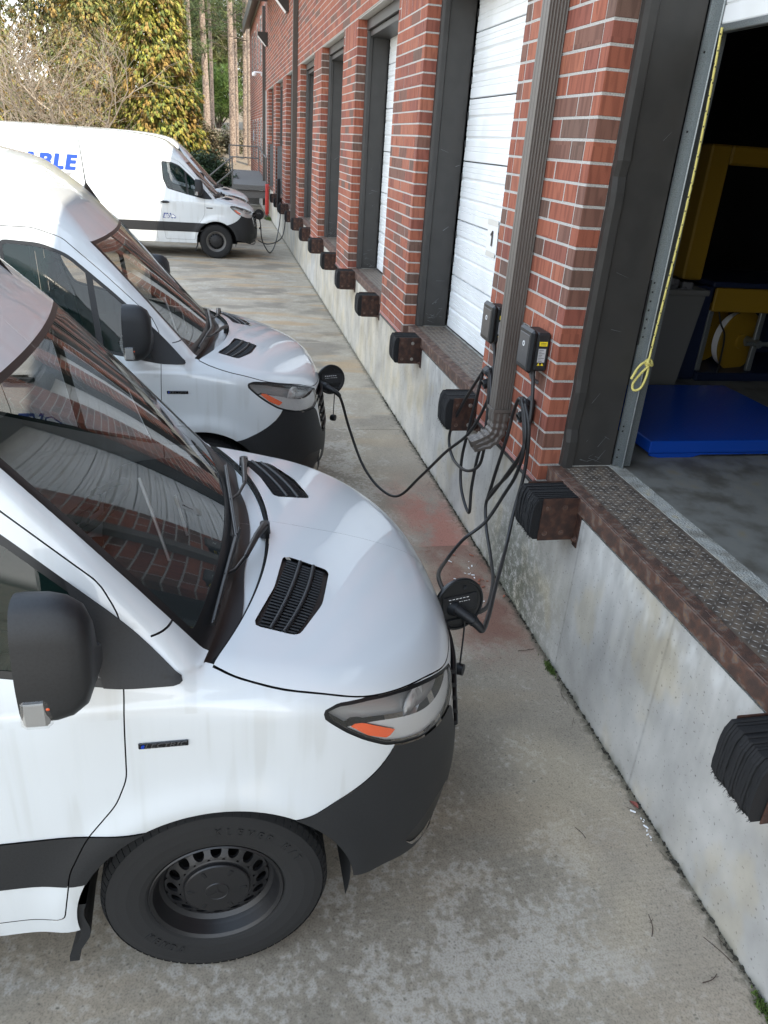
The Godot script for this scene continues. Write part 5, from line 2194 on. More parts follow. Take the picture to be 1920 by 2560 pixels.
func downspout(z: float, label: String, elbow: bool, low: float) -> void:
	# corrugated rectangular pipe: front face 0.115 wide
	var o := thing("downspout", label, "downspout", "brown downspouts on the brick wall")
	var x1 := FACE - 0.006
	var x0 := x1 - 0.108
	var ridges := PackedVector2Array()
	# section in (z, x): flat front with two beads, ribbed sides
	var hw := 0.058
	for i in 6:
		var t := i / 6.0
		ridges.append(Vector2(hw - 0.0 - 0.006 * (0.0), x1 + (x0 - x1) * t))
		ridges.append(Vector2(hw - 0.007, x1 + (x0 - x1) * (t + 0.06)))
		ridges.append(Vector2(hw - 0.007, x1 + (x0 - x1) * (t + 0.105)))
		ridges.append(Vector2(hw, x1 + (x0 - x1) * (t + 0.145)))
	ridges.append(Vector2(hw - 0.004, x0))
	for q in [[0.6, 0.0], [0.5, 0.006], [0.3, 0.006], [0.2, 0.0], [-0.2, 0.0], [-0.3, 0.006], [-0.5, 0.006], [-0.6, 0.0]]:
		ridges.append(Vector2(q[0] * hw, x0 - 0.0 + q[1] * 0.6))
	ridges.append(Vector2(-hw + 0.004, x0))
	for i in 6:
		var t := i / 6.0
		ridges.append(Vector2(-hw, x0 - (x0 - x1) * (t + 0.02)))
		ridges.append(Vector2(-hw + 0.007, x0 - (x0 - x1) * (t + 0.06)))
		ridges.append(Vector2(-hw + 0.007, x0 - (x0 - x1) * (t + 0.105)))
		ridges.append(Vector2(-hw, x0 - (x0 - x1) * (t + 0.145)))
	var b := MB.new()
	var m := ridges.size()
	for i in m:
		var p := ridges[i]
		var q := ridges[(i + 1) % m]
		var n := Vector3(q.x - p.x, 0, -(q.y - p.y))
		b.quad(Vector3(p.y, low, z + p.x), Vector3(q.y, low, z + q.x), Vector3(q.y, 6.895, z + q.x), Vector3(p.y, 6.895, z + p.x), Vector3((p.y + q.y) / 2 - (x0 + x1) / 2, 0, (p.x + q.x) / 2).lerp(n, 0.0))
	obj("pipe", b, M.spout, o)
	if elbow:
		# crimped elbow that turns out from the wall, its mouth crushed
		b = MB.new()
		var rings := []
		var steps := 15
		var c := Vector3((x0 + x1) / 2, low, z)
		var ang := 0.0
		for i in steps:
			var t := i / float(steps - 1)
			ang = lerpf(0.0, 1.12, smoothstep(0.25, 0.85, t))
			var dir := Vector3(-sin(ang), -cos(ang), -0.25 * sin(ang)).normalized()
			if i > 0:
				c += dir * 0.024
			var side := Vector3(0, 0, 1)
			var fr := dir.cross(side).normalized()
			var crimp := 0.006 * (i % 2) if t > 0.2 and t < 0.8 else 0.0
			var sq := lerpf(1.0, 0.72, smoothstep(0.7, 1.0, t))
			var ring := []
			for k in 24:
				var a := TAU * k / 24
				var e := Vector2(cos(a), sin(a))
				e = e / maxf(absf(e.x), absf(e.y))
				e *= Vector2(0.057 + 0.004 * sin(a * 8), 0.053 * sq + 0.004 * cos(a * 6)) - Vector2(crimp, crimp)
				if t > 0.8:
					e.y += 0.010 * sin(k * 2.4) * (t - 0.8) * 5.0
				ring.append(c + side * e.x + fr * e.y)
			rings.append(ring)
		for i in steps - 1:
			for k in 24:
				var A: Vector3 = rings[i][k]
				var B: Vector3 = rings[i][(k + 1) % 24]
				var C: Vector3 = rings[i + 1][(k + 1) % 24]
				var D: Vector3 = rings[i + 1][k]
				b.quad(A, B, C, D, (B - A).cross(D - A) * -1.0)
		obj("elbow", b, M.spout, o)
		b = MB.new()
		b.cbox(Vector3(x0 - 0.008, 1.245, z - hw - 0.008), Vector3(x0 - 0.004, 1.268, z + hw + 0.008), 0.001)
		b.cbox(Vector3(x0 - 0.0075, 1.245, z + hw + 0.003), Vector3(FACE - 0.001, 1.268, z + hw + 0.0075), 0.001)
		b.cbox(Vector3(x0 - 0.012, 1.247, z + 0.02), Vector3(x0 - 0.008, 1.266, z + 0.034), 0.002)
		obj("strap", b, M.spout, o)


func fittings() -> void:
	M.yellow_print = mat(lin(0.80, 0.62, 0.02), 0.5)
	M.label_grey = mat(lin(0.42, 0.43, 0.44), 0.6)
	M.mid_grey = mat(lin(0.10, 0.10, 0.105), 0.6)
	M.panel_grey = mat(lin(0.045, 0.045, 0.046), 0.30)
	M.red = mat(lin(0.55, 0.05, 0.04), 0.5)
	var where := [-1.50, -3.49, -5.27, -7.19, -9.35, -11.2, -12.95, -14.87, -16.67, -18.6, -20.42, -22.5, -24.6, -26.3]
	var say := ["frayed black dock bumper at the near end of the open dock door",
		"dock bumper at the foot of the open dock door, right of the hanging cables",
		"dock bumper behind the looped cables, left of the crushed downspout mouth",
		"dock bumper under the left pier of the door marked 1, with one shiny washer",
		"dock bumper at the near end of the second closed door's steel sill",
		"dock bumper at the far end of the second closed door's sill",
		"dock bumper just beyond the second pier from the downspout",
		"dock bumper at the far end of the third closed door's sill",
		"dock bumper just beyond the third pier from the downspout",
		"dock bumper at the far end of the fourth closed door's sill",
		"dock bumper just under the thin far downspout",
		"dock bumper first beyond the thin far downspout",
		"dock bumper below the hung black cable",
		"farthest dock bumper in sight, beside the hung red hose"]
	for k in where.size():
		bumper_block(where[k], k, say[k])
	downspout(-4.605, "large brown corrugated downspout on the brick pier, with a crushed elbow at its foot", true, 1.24)
	downspout(-19.95, "thin looking brown downspout far down the brick wall between the dock doors", false, 0.75)
	downspout(-32.4, "farthest downspout, dark, at the corner where the dock doors end", false, 0.3)
	charger(-4.185, "black wall charger right of the large downspout, yellow label on its side")
	charger(-4.885, "black wall charger left of the large downspout, half hidden by it")
	holster(-4.20, "black cable holder below the right hand charger, cables hung over it")
	holster(-4.90, "black cable holder below the left hand charger")
	charge_cables()
	# wall lights, camera, sign
	for q in [[-22.6, "dark wedge wall light high on the brick wall nearest the camera"], [-31.2, "small dark wedge wall light on the wall by the farthest downspout"]]:
		var o := thing("wall_light", q[1], "wall light", "wedge wall lights", Vector3(FACE - 0.003, 5.75, q[0]))
		var b := MB.new()
		b.prism(v2([0.0, 0.22, 0.0, -0.18, -0.06, -0.18, -0.34, 0.12, -0.34, 0.22]), -0.2, 0.2)
		obj("housing", b, M.bronze, o)
		b = MB.new()
		b.quad(Vector3(-0.065, -0.185, -0.17), Vector3(-0.065, -0.185, 0.17), Vector3(-0.335, 0.105, 0.17), Vector3(-0.335, 0.105, -0.17), Vector3(-1, -1, 0))
		obj("lens", b, VM.paper, o)
	var o := thing("security_camera", "small white dome security camera on the far brick wall", "security camera", "", Vector3(FACE - 0.003, 4.85, -34.6))
	var b := MB.new()
	b.cbox(Vector3(-0.05, 0.0, -0.06), Vector3(0, 0.14, 0.06), 0.01)
	b.cbox(Vector3(-0.34, 0.08, -0.05), Vector3(-0.04, 0.14, 0.05), 0.02)
	obj("bracket", b, VM.paper, o)
	b = MB.new()
	b.t = Transform3D(Basis(Vector3(1, 0, 0), PI / 2), Vector3(-0.30, 0.08, 0))
	b.lathe(PackedVector2Array([Vector2(0.0, -0.02), Vector2(0.09, -0.02), Vector2(0.10, 0.05), Vector2(0.08, 0.1), Vector2(0.0, 0.12)]), 20)
	obj("dome", b, VM.paper, o)
	o = thing("wall_sign", "small white notice on the far brick wall", "sign", "", Vector3(FACE - 0.004, 2.5, -42.3))
	b = MB.new()
	b.cbox(Vector3(-0.01, 0, -0.25), Vector3(0, 0.45, 0.25), 0.002)
	obj("plate", b, VM.paper, o)
	b = MB.new()
	b.box(Vector3(-0.0125, 0.15, -0.14), Vector3(-0.0105, 0.32, 0.14))
	obj("print", b, VM.blue, o)
	# paper number on the door
	o = thing("paper_sign", "white paper with a black 1 taped to the closed dock door", "sign", "", Vector3(0.396, 2.0, -6.48))
	b = MB.new()
	var f := func(s: float, t: float) -> Vector3:
		return Vector3(-0.003 - 0.004 * sin(s * 3.0 + 1.0) * t - 0.003 * t * t, t * 0.245, -s * 0.29)
	b.sheet(f, 6, 6, true)
	obj("sheet", b, VM.paper, o)
	b = MB.new()
	b.cbox(Vector3(-0.011, 0.225, -0.28), Vector3(-0.009, 0.272, -0.012), 0.0005)
	b.cbox(Vector3(-0.006, -0.03, -0.27), Vector3(-0.0045, 0.012, -0.03), 0.0005)
	obj("tape", b, M.tape, o)
	var one := letters("1", 0.125, 0.0015, true)
	var e := obj("number", one, M.black, o)
	e.transform = Transform3D(Basis(Vector3(0, 0, 1), Vector3(0, 1, 0), Vector3(-1, 0, 0)), Vector3(-0.0115, 0.06, -0.145))
	landing()
	indoors()
	litter()


func landing() -> void:
	var o := thing("metal_landing", "weathered metal landing with railing and steps at the far end of the dock", "landing", "", Vector3(0, 0, 0))
	var b := MB.new()
	var z0 := -30.6
	var z1 := -36.5
	for i in 10:
		var za := lerpf(z0, z1, i / 10.0)
		var zb := lerpf(z0, z1, (i + 1) / 10.0)
		var ya := lerpf(1.10, 1.36, i / 10.0)
		var yb := lerpf(1.10, 1.36, (i + 1) / 10.0)
		b.quad(Vector3(-1.34, ya, za), Vector3(-0.08, ya, za), Vector3(-0.08, yb, zb + 0.012), Vector3(-1.34, yb, zb + 0.012), Vector3.UP)
	obj("deck", b, M.deck, o)
	b = MB.new()
	b.cbox(Vector3(-1.36, 0.93, z0 + 0.002), Vector3(-0.08, 1.10, z0 + 0.03), 0.004)
	b.cbox(Vector3(-1.36, 0.66, z0 - 0.3), Vector3(-0.08, 0.90, z0 - 0.05), 0.004)
	obj("edge_beam", b, M.deck, o)
	b = MB.new()
	for x in [-1.34, -0.14]:
		b.cbox(Vector3(x - 0.04, 0.0, z0 - 0.10), Vector3(x + 0.04, 1.09, z0 - 0.02), 0.004)
		b.cbox(Vector3(x - 0.04, 0.0, z1), Vector3(x + 0.04, 1.35, z1 + 0.08), 0.004)
	b.cbox(Vector3(-1.3, 0.0, z1 - 0.06), Vector3(-0.1, 1.2, z1 - 0.02), 0.0)
	obj("leg", b, M.deck, o)
	b = MB.new()
	var rail := func(p: Vector3, q: Vector3) -> void: b.tube(PackedVector3Array([p, q]), 0.026, -1, 8)
	rail.call(Vector3(-1.36, 1.10, z0 - 0.02), Vector3(-1.36, 2.0, z0 - 0.02))
	rail.call(Vector3(-1.36, 1.36, z1), Vector3(-1.36, 2.3, z1))
	rail.call(Vector3(-0.12, 1.36, z1), Vector3(-0.12, 2.3, z1))
	rail.call(Vector3(-1.36, 2.3, z1), Vector3(-0.12, 2.3, z1))
	rail.call(Vector3(-1.36, 1.85, z1), Vector3(-0.12, 1.85, z1))
	rail.call(Vector3(-0.14, 1.10, z0 - 0.02), Vector3(-0.14, 2.02, z0 - 0.02))
	rail.call(Vector3(-0.14, 2.02, z0 - 0.02), Vector3(-0.12, 2.3, z1))
	# sloped rails of the steps on the left
	rail.call(Vector3(-1.36, 2.0, z0 - 0.02), Vector3(-2.5, 1.05, z0 - 0.02))
	rail.call(Vector3(-1.36, 1.55, z0 - 0.02), Vector3(-2.5, 0.6, z0 - 0.02))
	rail.call(Vector3(-2.5, 1.05, z0 - 0.02), Vector3(-2.5, 0.0, z0 - 0.02))
	obj("railing", b, M.deck, o)
	for i in 5:
		var t := MB.new()
		t.cbox(Vector3(-1.62 - 0.26 * i, 0.85 - 0.2 * i, z0 - 1.1), Vector3(-1.35 - 0.26 * i, 0.9 - 0.2 * i, z0 - 0.06), 0.005)
		obj("step", t, M.deck, o)


func indoors() -> void:
	# floor scale
	var o := thing("platform_scale", "shiny blue steel floor scale inside the open dock door", "scale", "", Vector3(1.39, 1.106, -4.695))
	var b := MB.new()
	b.cbox(Vector3(-0.675, 0.030, -0.625), Vector3(0.675, 0.112, 0.625), 0.006)
	var deck := obj("deck", b, M.blue_steel, o)
	b = MB.new()
	rng.seed = 8
	for i in 30:
		for j in 30:
			var x := -0.65 + i * 0.0448
			var z := -0.60 + j * 0.0414
			var a := PI / 4 if (i + j) % 2 == 0 else -PI / 4
			var L := Vector3(cos(a), 0, sin(a)) * 0.015
			var W := Vector3(-sin(a), 0, cos(a)) * 0.004
			var c := Vector3(x, 0.1122, z)
			var up := Vector3(0, 0.0012, 0)
			b.tri(c - L, c - W, c + up, Vector3.UP)
			b.tri(c - L, c + W, c + up, Vector3.UP)
			b.tri(c + L, c - W, c + up, Vector3.UP)
			b.tri(c + L, c + W, c + up, Vector3.UP)
	obj("tread", b, M.blue_steel, deck).set_meta("kind", "stuff")
	b = MB.new()
	b.prism(v2([-0.66, 0.029, -0.66, 0.012, -0.60, -0.0, -0.36, -0.0, -0.30, 0.018, 0.66, 0.018, 0.66, 0.029]), 0.60, 0.622)
	obj("skirt", b, M.blue_steel, o)
	for x in [-0.58, 0.58]:
		for z in [-0.54, 0.54]:
			b = MB.new()
			b.t = Transform3D(Basis(Vector3(1, 0, 0), -PI / 2), Vector3(x, 0, z))
			b.lathe(PackedVector2Array([Vector2(0.0, 0.0), Vector2(0.045, 0.0), Vector2(0.04, 0.02), Vector2(0.02, 0.03)]), 16)
			obj("foot", b, M.black, o)
	# bin
	o = thing("waste_bin", "slim grey waste bin standing in the dark behind the blue scale", "bin", "", Vector3(1.56, 1.106, -5.62))
	b = MB.new()
	var lo := [Vector3(-0.12, 0, -0.19), Vector3(0.12, 0, -0.19), Vector3(0.12, 0, 0.19), Vector3(-0.12, 0, 0.19)]
	for i in 4:
		var k := (i + 1) % 4
		var up := func(p: Vector3) -> Vector3: return Vector3(p.x * 1.5, 0.82, p.z * 1.28)
		b.quad(lo[i], lo[k], up.call(lo[k]), up.call(lo[i]), lo[i] + lo[k])
	b.quad(lo[0], lo[1], lo[2], lo[3], Vector3.DOWN)
	obj("body", b, M.bin, o)
	b = MB.new()
	b.cbox(Vector3(-0.20, 0.80, -0.26), Vector3(0.20, 0.845, -0.235), 0.006)
	b.cbox(Vector3(-0.20, 0.80, 0.235), Vector3(0.20, 0.845, 0.26), 0.006)
	b.cbox(Vector3(-0.20, 0.80, -0.234), Vector3(-0.175, 0.845, 0.234), 0.006)
	b.cbox(Vector3(0.175, 0.80, -0.234), Vector3(0.20, 0.845, 0.234), 0.006)
	obj("rim", b, M.bin, o)
	b = MB.new()
	for i in 26:
		b.t = Transform3D(Basis.from_euler(Vector3(rng.randf() * 6, rng.randf() * 6, rng.randf() * 6)), Vector3(rng.randf_range(-0.13, 0.13), rng.randf_range(0.76, 0.86), rng.randf_range(-0.18, 0.18)))
		b.cbox(Vector3(-0.04, -0.012, -0.03), Vector3(0.04, 0.012, 0.03), 0.008)
	obj("rubbish", b, M.mid_grey, o).set_meta("kind", "stuff")
	# strapping machine: navy cabinet, yellow arch, two yellow reels below a yellow panel
	o = thing("strapping_machine", "navy and yellow strapping machine with yellow reels in the dark room", "machine", "", Vector3(2.55, 1.106, -6.2))
	b = MB.new()
	b.cbox(Vector3(-0.70, 0.0, -0.4), Vector3(-0.42, 0.80, 0.35), 0.01)
	b.cbox(Vector3(-0.419, 0.0, -0.4), Vector3(0.9, 0.075, 0.39), 0.01)
	b.cbox(Vector3(-0.46, 0.80, -0.42), Vector3(0.9, 0.845, 0.39), 0.008)
	b.cbox(Vector3(-0.419, 0.08, -0.4), Vector3(0.9, 0.79, -0.35), 0.0)
	obj("cabinet", b, M.navy_steel, o)
	b = MB.new()
	b.cbox(Vector3(-0.42, 0.60, 0.351), Vector3(0.9, 0.795, 0.385), 0.008)
	obj("front_panel", b, M.machine_yellow, o)
	b = MB.new()
	b.cbox(Vector3(-0.74, 0.846, 0.05), Vector3(-0.56, 1.86, 0.35), 0.015)
	b.cbox(Vector3(-0.559, 1.72, 0.05), Vector3(0.9, 1.86, 0.35), 0.015)
	obj("arch", b, M.machine_yellow, o)
	for k in 2:
		b = MB.new()
		b.t = Transform3D(Basis(Vector3.UP, 0.28), Vector3(-0.14 + 0.20 * k, 0.345 - 0.03 * k, -0.02 + 0.20 * k))
		b.lathe(PackedVector2Array([Vector2(0.0, 0.04), Vector2(0.06, 0.04), Vector2(0.065, 0.02), Vector2(0.262, 0.018), Vector2(0.268, 0.012), Vector2(0.262, 0.0), Vector2(0.2, 0.0)]), 40)
		for i in 5:
			var a := TAU * i / 5 + k
			b.cbox(Vector3(-0.005, -0.005, 0.018), Vector3(0.005, 0.005, 0.03), 0.0)
		var reel := obj("reel", b, M.machine_yellow, o)
		b = MB.new()
		b.t = Transform3D(Basis(Vector3.UP, 0.28), Vector3(-0.14 + 0.20 * k, 0.345 - 0.03 * k, -0.02 + 0.20 * k))
		b.lathe(PackedVector2Array([Vector2(0.24, -0.002), Vector2(0.245, -0.03), Vector2(0.24, -0.08), Vector2(0.0, -0.08)]), 32)
		obj("strap_roll", b, VM.paper, reel)
	b = MB.new()
	b.cbox(Vector3(-0.405, 0.08, 0.30), Vector3(-0.36, 0.6, 0.335), 0.004)
	obj("bracket", b, M.galv, o)
	b = MB.new()
	b.cbox(Vector3(0.10, 0.08, 0.30), Vector3(0.15, 0.6, 0.335), 0.004)
	b.tube(PackedVector3Array([Vector3(0.0, 0.33, 0.36), Vector3(0.26, 0.33, 0.36)]), 0.02)
	b.tube(PackedVector3Array([Vector3(0.12, 0.33, 0.2), Vector3(0.12, 0.33, 0.39)]), 0.035)
	obj("bracket", b, M.galv, o)
	b = MB.new()
	b.tube(curve(PackedVector3Array([Vector3(-0.34, 0.60, 0.37), Vector3(-0.30, 0.50, 0.38), Vector3(-0.24, 0.40, 0.385), Vector3(-0.22, 0.2, 0.385), Vector3(-0.22, 0.08, 0.385)])), 0.008, -1, 6)
	obj("hose", b, M.cable, o)
	# pull rope of the raised door
	o = thing("pull_rope", "yellow rope hanging from the raised dock door, knotted into a loop", "rope", "", Vector3(0.44, 3.40, -3.86))
	b = MB.new()
	var main := PackedVector3Array()
	for i in 60:
		var t := i / 59.0
		main.append(Vector3(0.02 * sin(t * 2.6), -t * 1.60, 0.012 * sin(t * 5.0)))
	b.tube(main, 0.0065, -1, 8)
	var flecks := MB.new()
	var k := 0
	for i in 59:
		for s in 2:
			k += 1
			var p := main[i].lerp(main[i + 1], s * 0.5)
			var a := k * 1.3
			flecks.t = Transform3D(Basis(Vector3.UP, a) * Basis(Vector3(0, 0, 1), 0.0), p)
			flecks.cbox(Vector3(0.0062, -0.0035, -0.003), Vector3(0.0083, 0.0035, 0.003), 0.0005)
	var end := main[59]
	b.tube(curve(PackedVector3Array([end, end + Vector3(-0.012, -0.02, 0.018), end + Vector3(0.02, -0.035, 0.01), end + Vector3(0.015, -0.01, -0.012), end + Vector3(-0.015, -0.02, -0.006), end + Vector3(-0.005, -0.045, 0.008)])), 0.0085, -1, 8)
	b.tube(curve(PackedVector3Array([end + Vector3(0.005, -0.03, 0), end + Vector3(0.0, -0.10, 0.012), end + Vector3(-0.02, -0.17, 0.01), end + Vector3(-0.055, -0.185, 0.0), end + Vector3(-0.062, -0.15, -0.01), end + Vector3(-0.035, -0.09, 0.0), end + Vector3(0.0, -0.04, 0.01)])), 0.0075, -1, 8)
	b.tube(curve(PackedVector3Array([end + Vector3(0.0, -0.02, 0.0), end + Vector3(-0.035, -0.025, 0.005), end + Vector3(-0.06, -0.06, 0.0), end + Vector3(-0.085, -0.12, 0.0)])), 0.0075, -1, 8)
	var ro := obj("rope", b, M.rope, o)
	obj("fleck", flecks, M.black, ro).set_meta("kind", "stuff")


func litter() -> void:
	rng.seed = 44
	var o: Node3D
	var b: MB
	# twigs and pine straw lying on the concrete
	for q in [[-0.37, -2.24, 1.9, 0.07, "short dark twig on the bare concrete"], [-0.28, -1.76, 1.2, 0.10, "brown pine needle on the concrete near the wall"], [-0.11, -3.62, 0.1, 0.11, "reddish twig at the edge of the red brick dust"], [-0.06, -1.62, 2.0, 0.13, "long pine needle lying beside the wall joint"], [-0.16, -1.52, 0.3, 0.08, "thin pine needle closest to the camera"]]:
		o = thing("twig", q[4], "twig", "twigs and needles on the concrete", Vector3(q[0], 0.004, q[1]))
		b = MB.new()
		var d: Vector3 = Vector3(cos(q[2]), 0, -sin(q[2])) * q[3]
		b.tube(curve(PackedVector3Array([-d * 0.5, Vector3(0.006, 0.003, 0.008), d * 0.5]), 5), 0.0022, 0.0012, 5)
		b.tube(PackedVector3Array([d * 0.1, d * 0.35 + Vector3(0.012, 0.003, 0.01)]), 0.0012, 0.0008, 4)
		obj("stem", b, M.twig, o)
	o = thing("leaf", "dried red leaf by the joint of the dock wall", "leaf", "", Vector3(-0.035, 0.004, -2.36))
	b = MB.new()
	var f := func(s: float, t: float) -> Vector3:
		var w := sin(PI * s) * 0.014
		return Vector3((s - 0.5) * 0.02 + (t - 0.5) * 2.0 * w, 0.010 * sin(PI * s) * absf(t - 0.5) * 2.0, (s - 0.5) * 0.055)
	b.sheet(f, 8, 4)
	obj("blade", b, M.leaf_red, o)
	# chips of paint and mortar under the chargers
	b = MB.new()
	for i in 34:
		var x := -0.22 + 0.16 * (rng.randf() + rng.randf() - 1.0)
		var z := -4.5 + 0.5 * (rng.randf() + rng.randf() - 1.0)
		if i > 22:
			x = -0.03 - 0.03 * rng.randf()
			z = -2.15 - 0.2 * rng.randf()
		var s := rng.randf_range(0.003, 0.016)
		b.t = Transform3D(Basis(Vector3.UP, rng.randf() * 6) * Basis(Vector3(1, 0, 0), rng.randf() * 0.4), Vector3(x, 0.004, z))
		b.cbox(Vector3(-s, -0.002, -s * 0.45), Vector3(s, 0.003, s * 0.4), 0.002)
	o = obj("mortar_chips", b, VM.paper)
	tag(o, "white chips of mortar and paint scattered on the red stained concrete", "debris", "", "stuff")
	b = MB.new()
	for i in 14:
		var s := rng.randf_range(0.006, 0.02)
		b.t = Transform3D(Basis.from_euler(Vector3(rng.randf() * 0.5, rng.randf() * 6, 0)), Vector3(-0.2 + 0.25 * (rng.randf() + rng.randf() - 1.0), 0.005, -4.45 + 0.6 * (rng.randf() + rng.randf() - 1.0)))
		b.cbox(Vector3(-s, -0.003, -s * 0.5), Vector3(s, 0.004, s * 0.5), 0.003)
	o = obj("brick_chips", b, M.bricks[2])
	tag(o, "red chips of brick lying on the stained concrete under the chargers", "debris", "", "stuff")
	# pine straw blown against the wall
	b = MB.new()
	for i in 90:
		var z := 0.0 - 8.0 * rng.randf()
		var x := -0.015 - 0.10 * pow(rng.randf(), 2.5)
		var a := rng.randf_range(0.9, 2.2)
		var d := Vector3(cos(a), 0, sin(a)) * rng.randf_range(0.015, 0.05)
		b.tube(PackedVector3Array([Vector3(x, 0.003, z) - d, Vector3(x + rng.randfn(0, 0.004), 0.005, z), Vector3(x, 0.003, z) + d]), 0.0011, 0.0007, 4, false)
	o = obj("pine_straw", b, M.twig)
	tag(o, "scattered brown pine straw lying along the foot of the dock wall", "pine straw", "", "stuff")
	# moss tufts in the joint
	b = MB.new()
	for c in [[-0.012, -1.37, 0.05], [-0.02, -3.42, 0.05], [-0.03, -30.0, 0.3]]:
		for i in 220:
			var p := Vector3(c[0] - 0.5 * c[2] * absf(rng.randfn(0, 0.6)), 0.0, c[1] + c[2] * rng.randfn(0, 0.7))
			var h: float = 0.012 + c[2] * 0.3 * rng.randf()
			var d: Vector3 = Vector3(rng.randfn(0, 0.4), 1, rng.randfn(0, 0.4)) * h
			var w: Vector3 = Vector3(rng.randfn(), 0, rng.randfn()).normalized() * h * 0.2
			b.tri(p - w, p + w, p + d, Vector3(0.3, 1, 0.3))
	o = obj("moss", b, M.moss)
	tag(o, "green moss tufts growing in the joint at the foot of the wall", "moss", "", "stuff")


# ---------------------------------------------------------------- trees

func leaf_mesh(kind: int) -> ArrayMesh:
	var b := MB.new()
	rng.seed = 60 + kind
	if kind == 0:
		# drooping spray of a cedar: a fan of narrow blades hanging from one point
		for i in 9:
			var a := rng.randf_range(-0.7, 0.7)
			var d := Vector3(sin(a) * 0.5, -1.0 + 0.35 * rng.randf(), cos(a) * 0.35 + 0.25).normalized()
			var l := rng.randf_range(0.6, 1.0)
			var w := Vector3(cos(a), 0.1, -sin(a)) * 0.10
			var p := Vector3(rng.randfn(0, 0.10), rng.randfn(0, 0.08), rng.randfn(0, 0.10))
			b.quad(p, p + d * l * 0.5 + w, p + d * l, p + d * l * 0.5 - w, Vector3(0.2, 0.3, 1))
	elif kind == 1:
		# tuft of pine needles
		for i in 16:
			var d := Vector3(rng.randfn(), rng.randfn() * 0.8 + 0.25, rng.randfn()).normalized()
			var w := d.cross(Vector3(rng.randfn(), rng.randfn(), rng.randfn())).normalized() * 0.035
			b.tri(-w, w, d, d.cross(w))
	else:
		# clump of broad leaves
		for i in 12:
			var p := Vector3(rng.randfn(), rng.randfn(), rng.randfn()) * 0.38
			var d := Vector3(rng.randfn(), rng.randfn() * 0.6, rng.randfn()).normalized() * 0.26
			var w := d.cross(Vector3(rng.randfn(), 1.5, rng.randfn())).normalized() * 0.11
			b.quad(p - d, p + w, p + d, p - w, Vector3(0.1, 1, 0.2))
	return b.mesh()


func crown(parent: Node3D, called: String, mesh: Mesh, spots: Array, m: Material) -> void:
	# spots: [position, size, yaw, tilt, Color]
	var mm := MultiMesh.new()
	mm.transform_format = MultiMesh.TRANSFORM_3D
	mm.use_colors = true
	mm.mesh = mesh
	mm.instance_count = spots.size()
	for i in spots.size():
		var s = spots[i]
		mm.set_instance_transform(i, Transform3D(Basis(Vector3.UP, s[2]) * Basis(Vector3(1, 0, 0), s[3]) * Basis.from_scale(Vector3.ONE * s[1]), s[0]))
		mm.set_instance_color(i, s[4])
	var o := MultiMeshInstance3D.new()
	o.name = called
	o.multimesh = mm
	o.material_override = m
	parent.add_child(o, true)
	o.set_meta("kind", "stuff")


func pick(pal: Array, v := 0.25) -> Color:
	var c = pal[rng.randi() % pal.size()]
	var k := rng.randf_range(1.0 - v, 1.0 + v)
	return Color(c[0] * k, c[1] * k, c[2] * k)


func trunk(parent: Node3D, base: Vector3, high: float, r: float, lean: Vector3, m: Material) -> void:
	var b := MB.new()
	var p := PackedVector3Array()
	for i in 9:
		var t := i / 8.0
		p.append(base + Vector3(0, high * t, 0) + lean * t + Vector3(sin(t * 7 + base.x), 0, cos(t * 5 + base.z)) * 0.08 * t)
	b.tube(p, r, r * 0.45, 10)
	obj("trunk", b, m, parent)


func cedar(at: Vector3, high: float, wide: float, label: String, n: int, pal: Array) -> void:
	var o := thing("cedar_tree", label, "tree", "evergreens behind the vans", at)
	rng.seed = int(absf(at.x * 31 + at.z * 7))
	trunk(o, Vector3.ZERO, high * 0.95, 0.22, Vector3.ZERO, M.bark)
	var lobes := noise(int(absf(at.x * 10)), 0.9, 3)
	var spots := []
	for i in n:
		var t := pow(rng.randf(), 1.25)
		var y := 0.25 + (high - 0.3) * t
		var a := rng.randf() * TAU
		var r := wide * pow(1.0 - t, 0.62) * (0.86 + 0.42 * lobes.get_noise_3d(cos(a) * 2.2, y * 0.9, sin(a) * 2.2))
		r *= sqrt(rng.randf_range(0.35, 1.0))
		var out := r / maxf(wide * pow(1.0 - t, 0.62), 0.1)
		var c := pick(pal, 0.3)
		if lobes.get_noise_3d(cos(a) * 3.0 + 20.0, y * 1.3, sin(a) * 3.0) > 0.24:
			c = Color(0.33, 0.21, 0.05) * rng.randf_range(0.7, 1.1)
		spots.append([Vector3(cos(a) * r, y, sin(a) * r), rng.randf_range(0.15, 0.32), -a + PI / 2 + rng.randfn(0, 0.5), rng.randfn(-0.15, 0.3), c])
	crown(o, "crown", M.mesh_spray, spots, M.leaf)


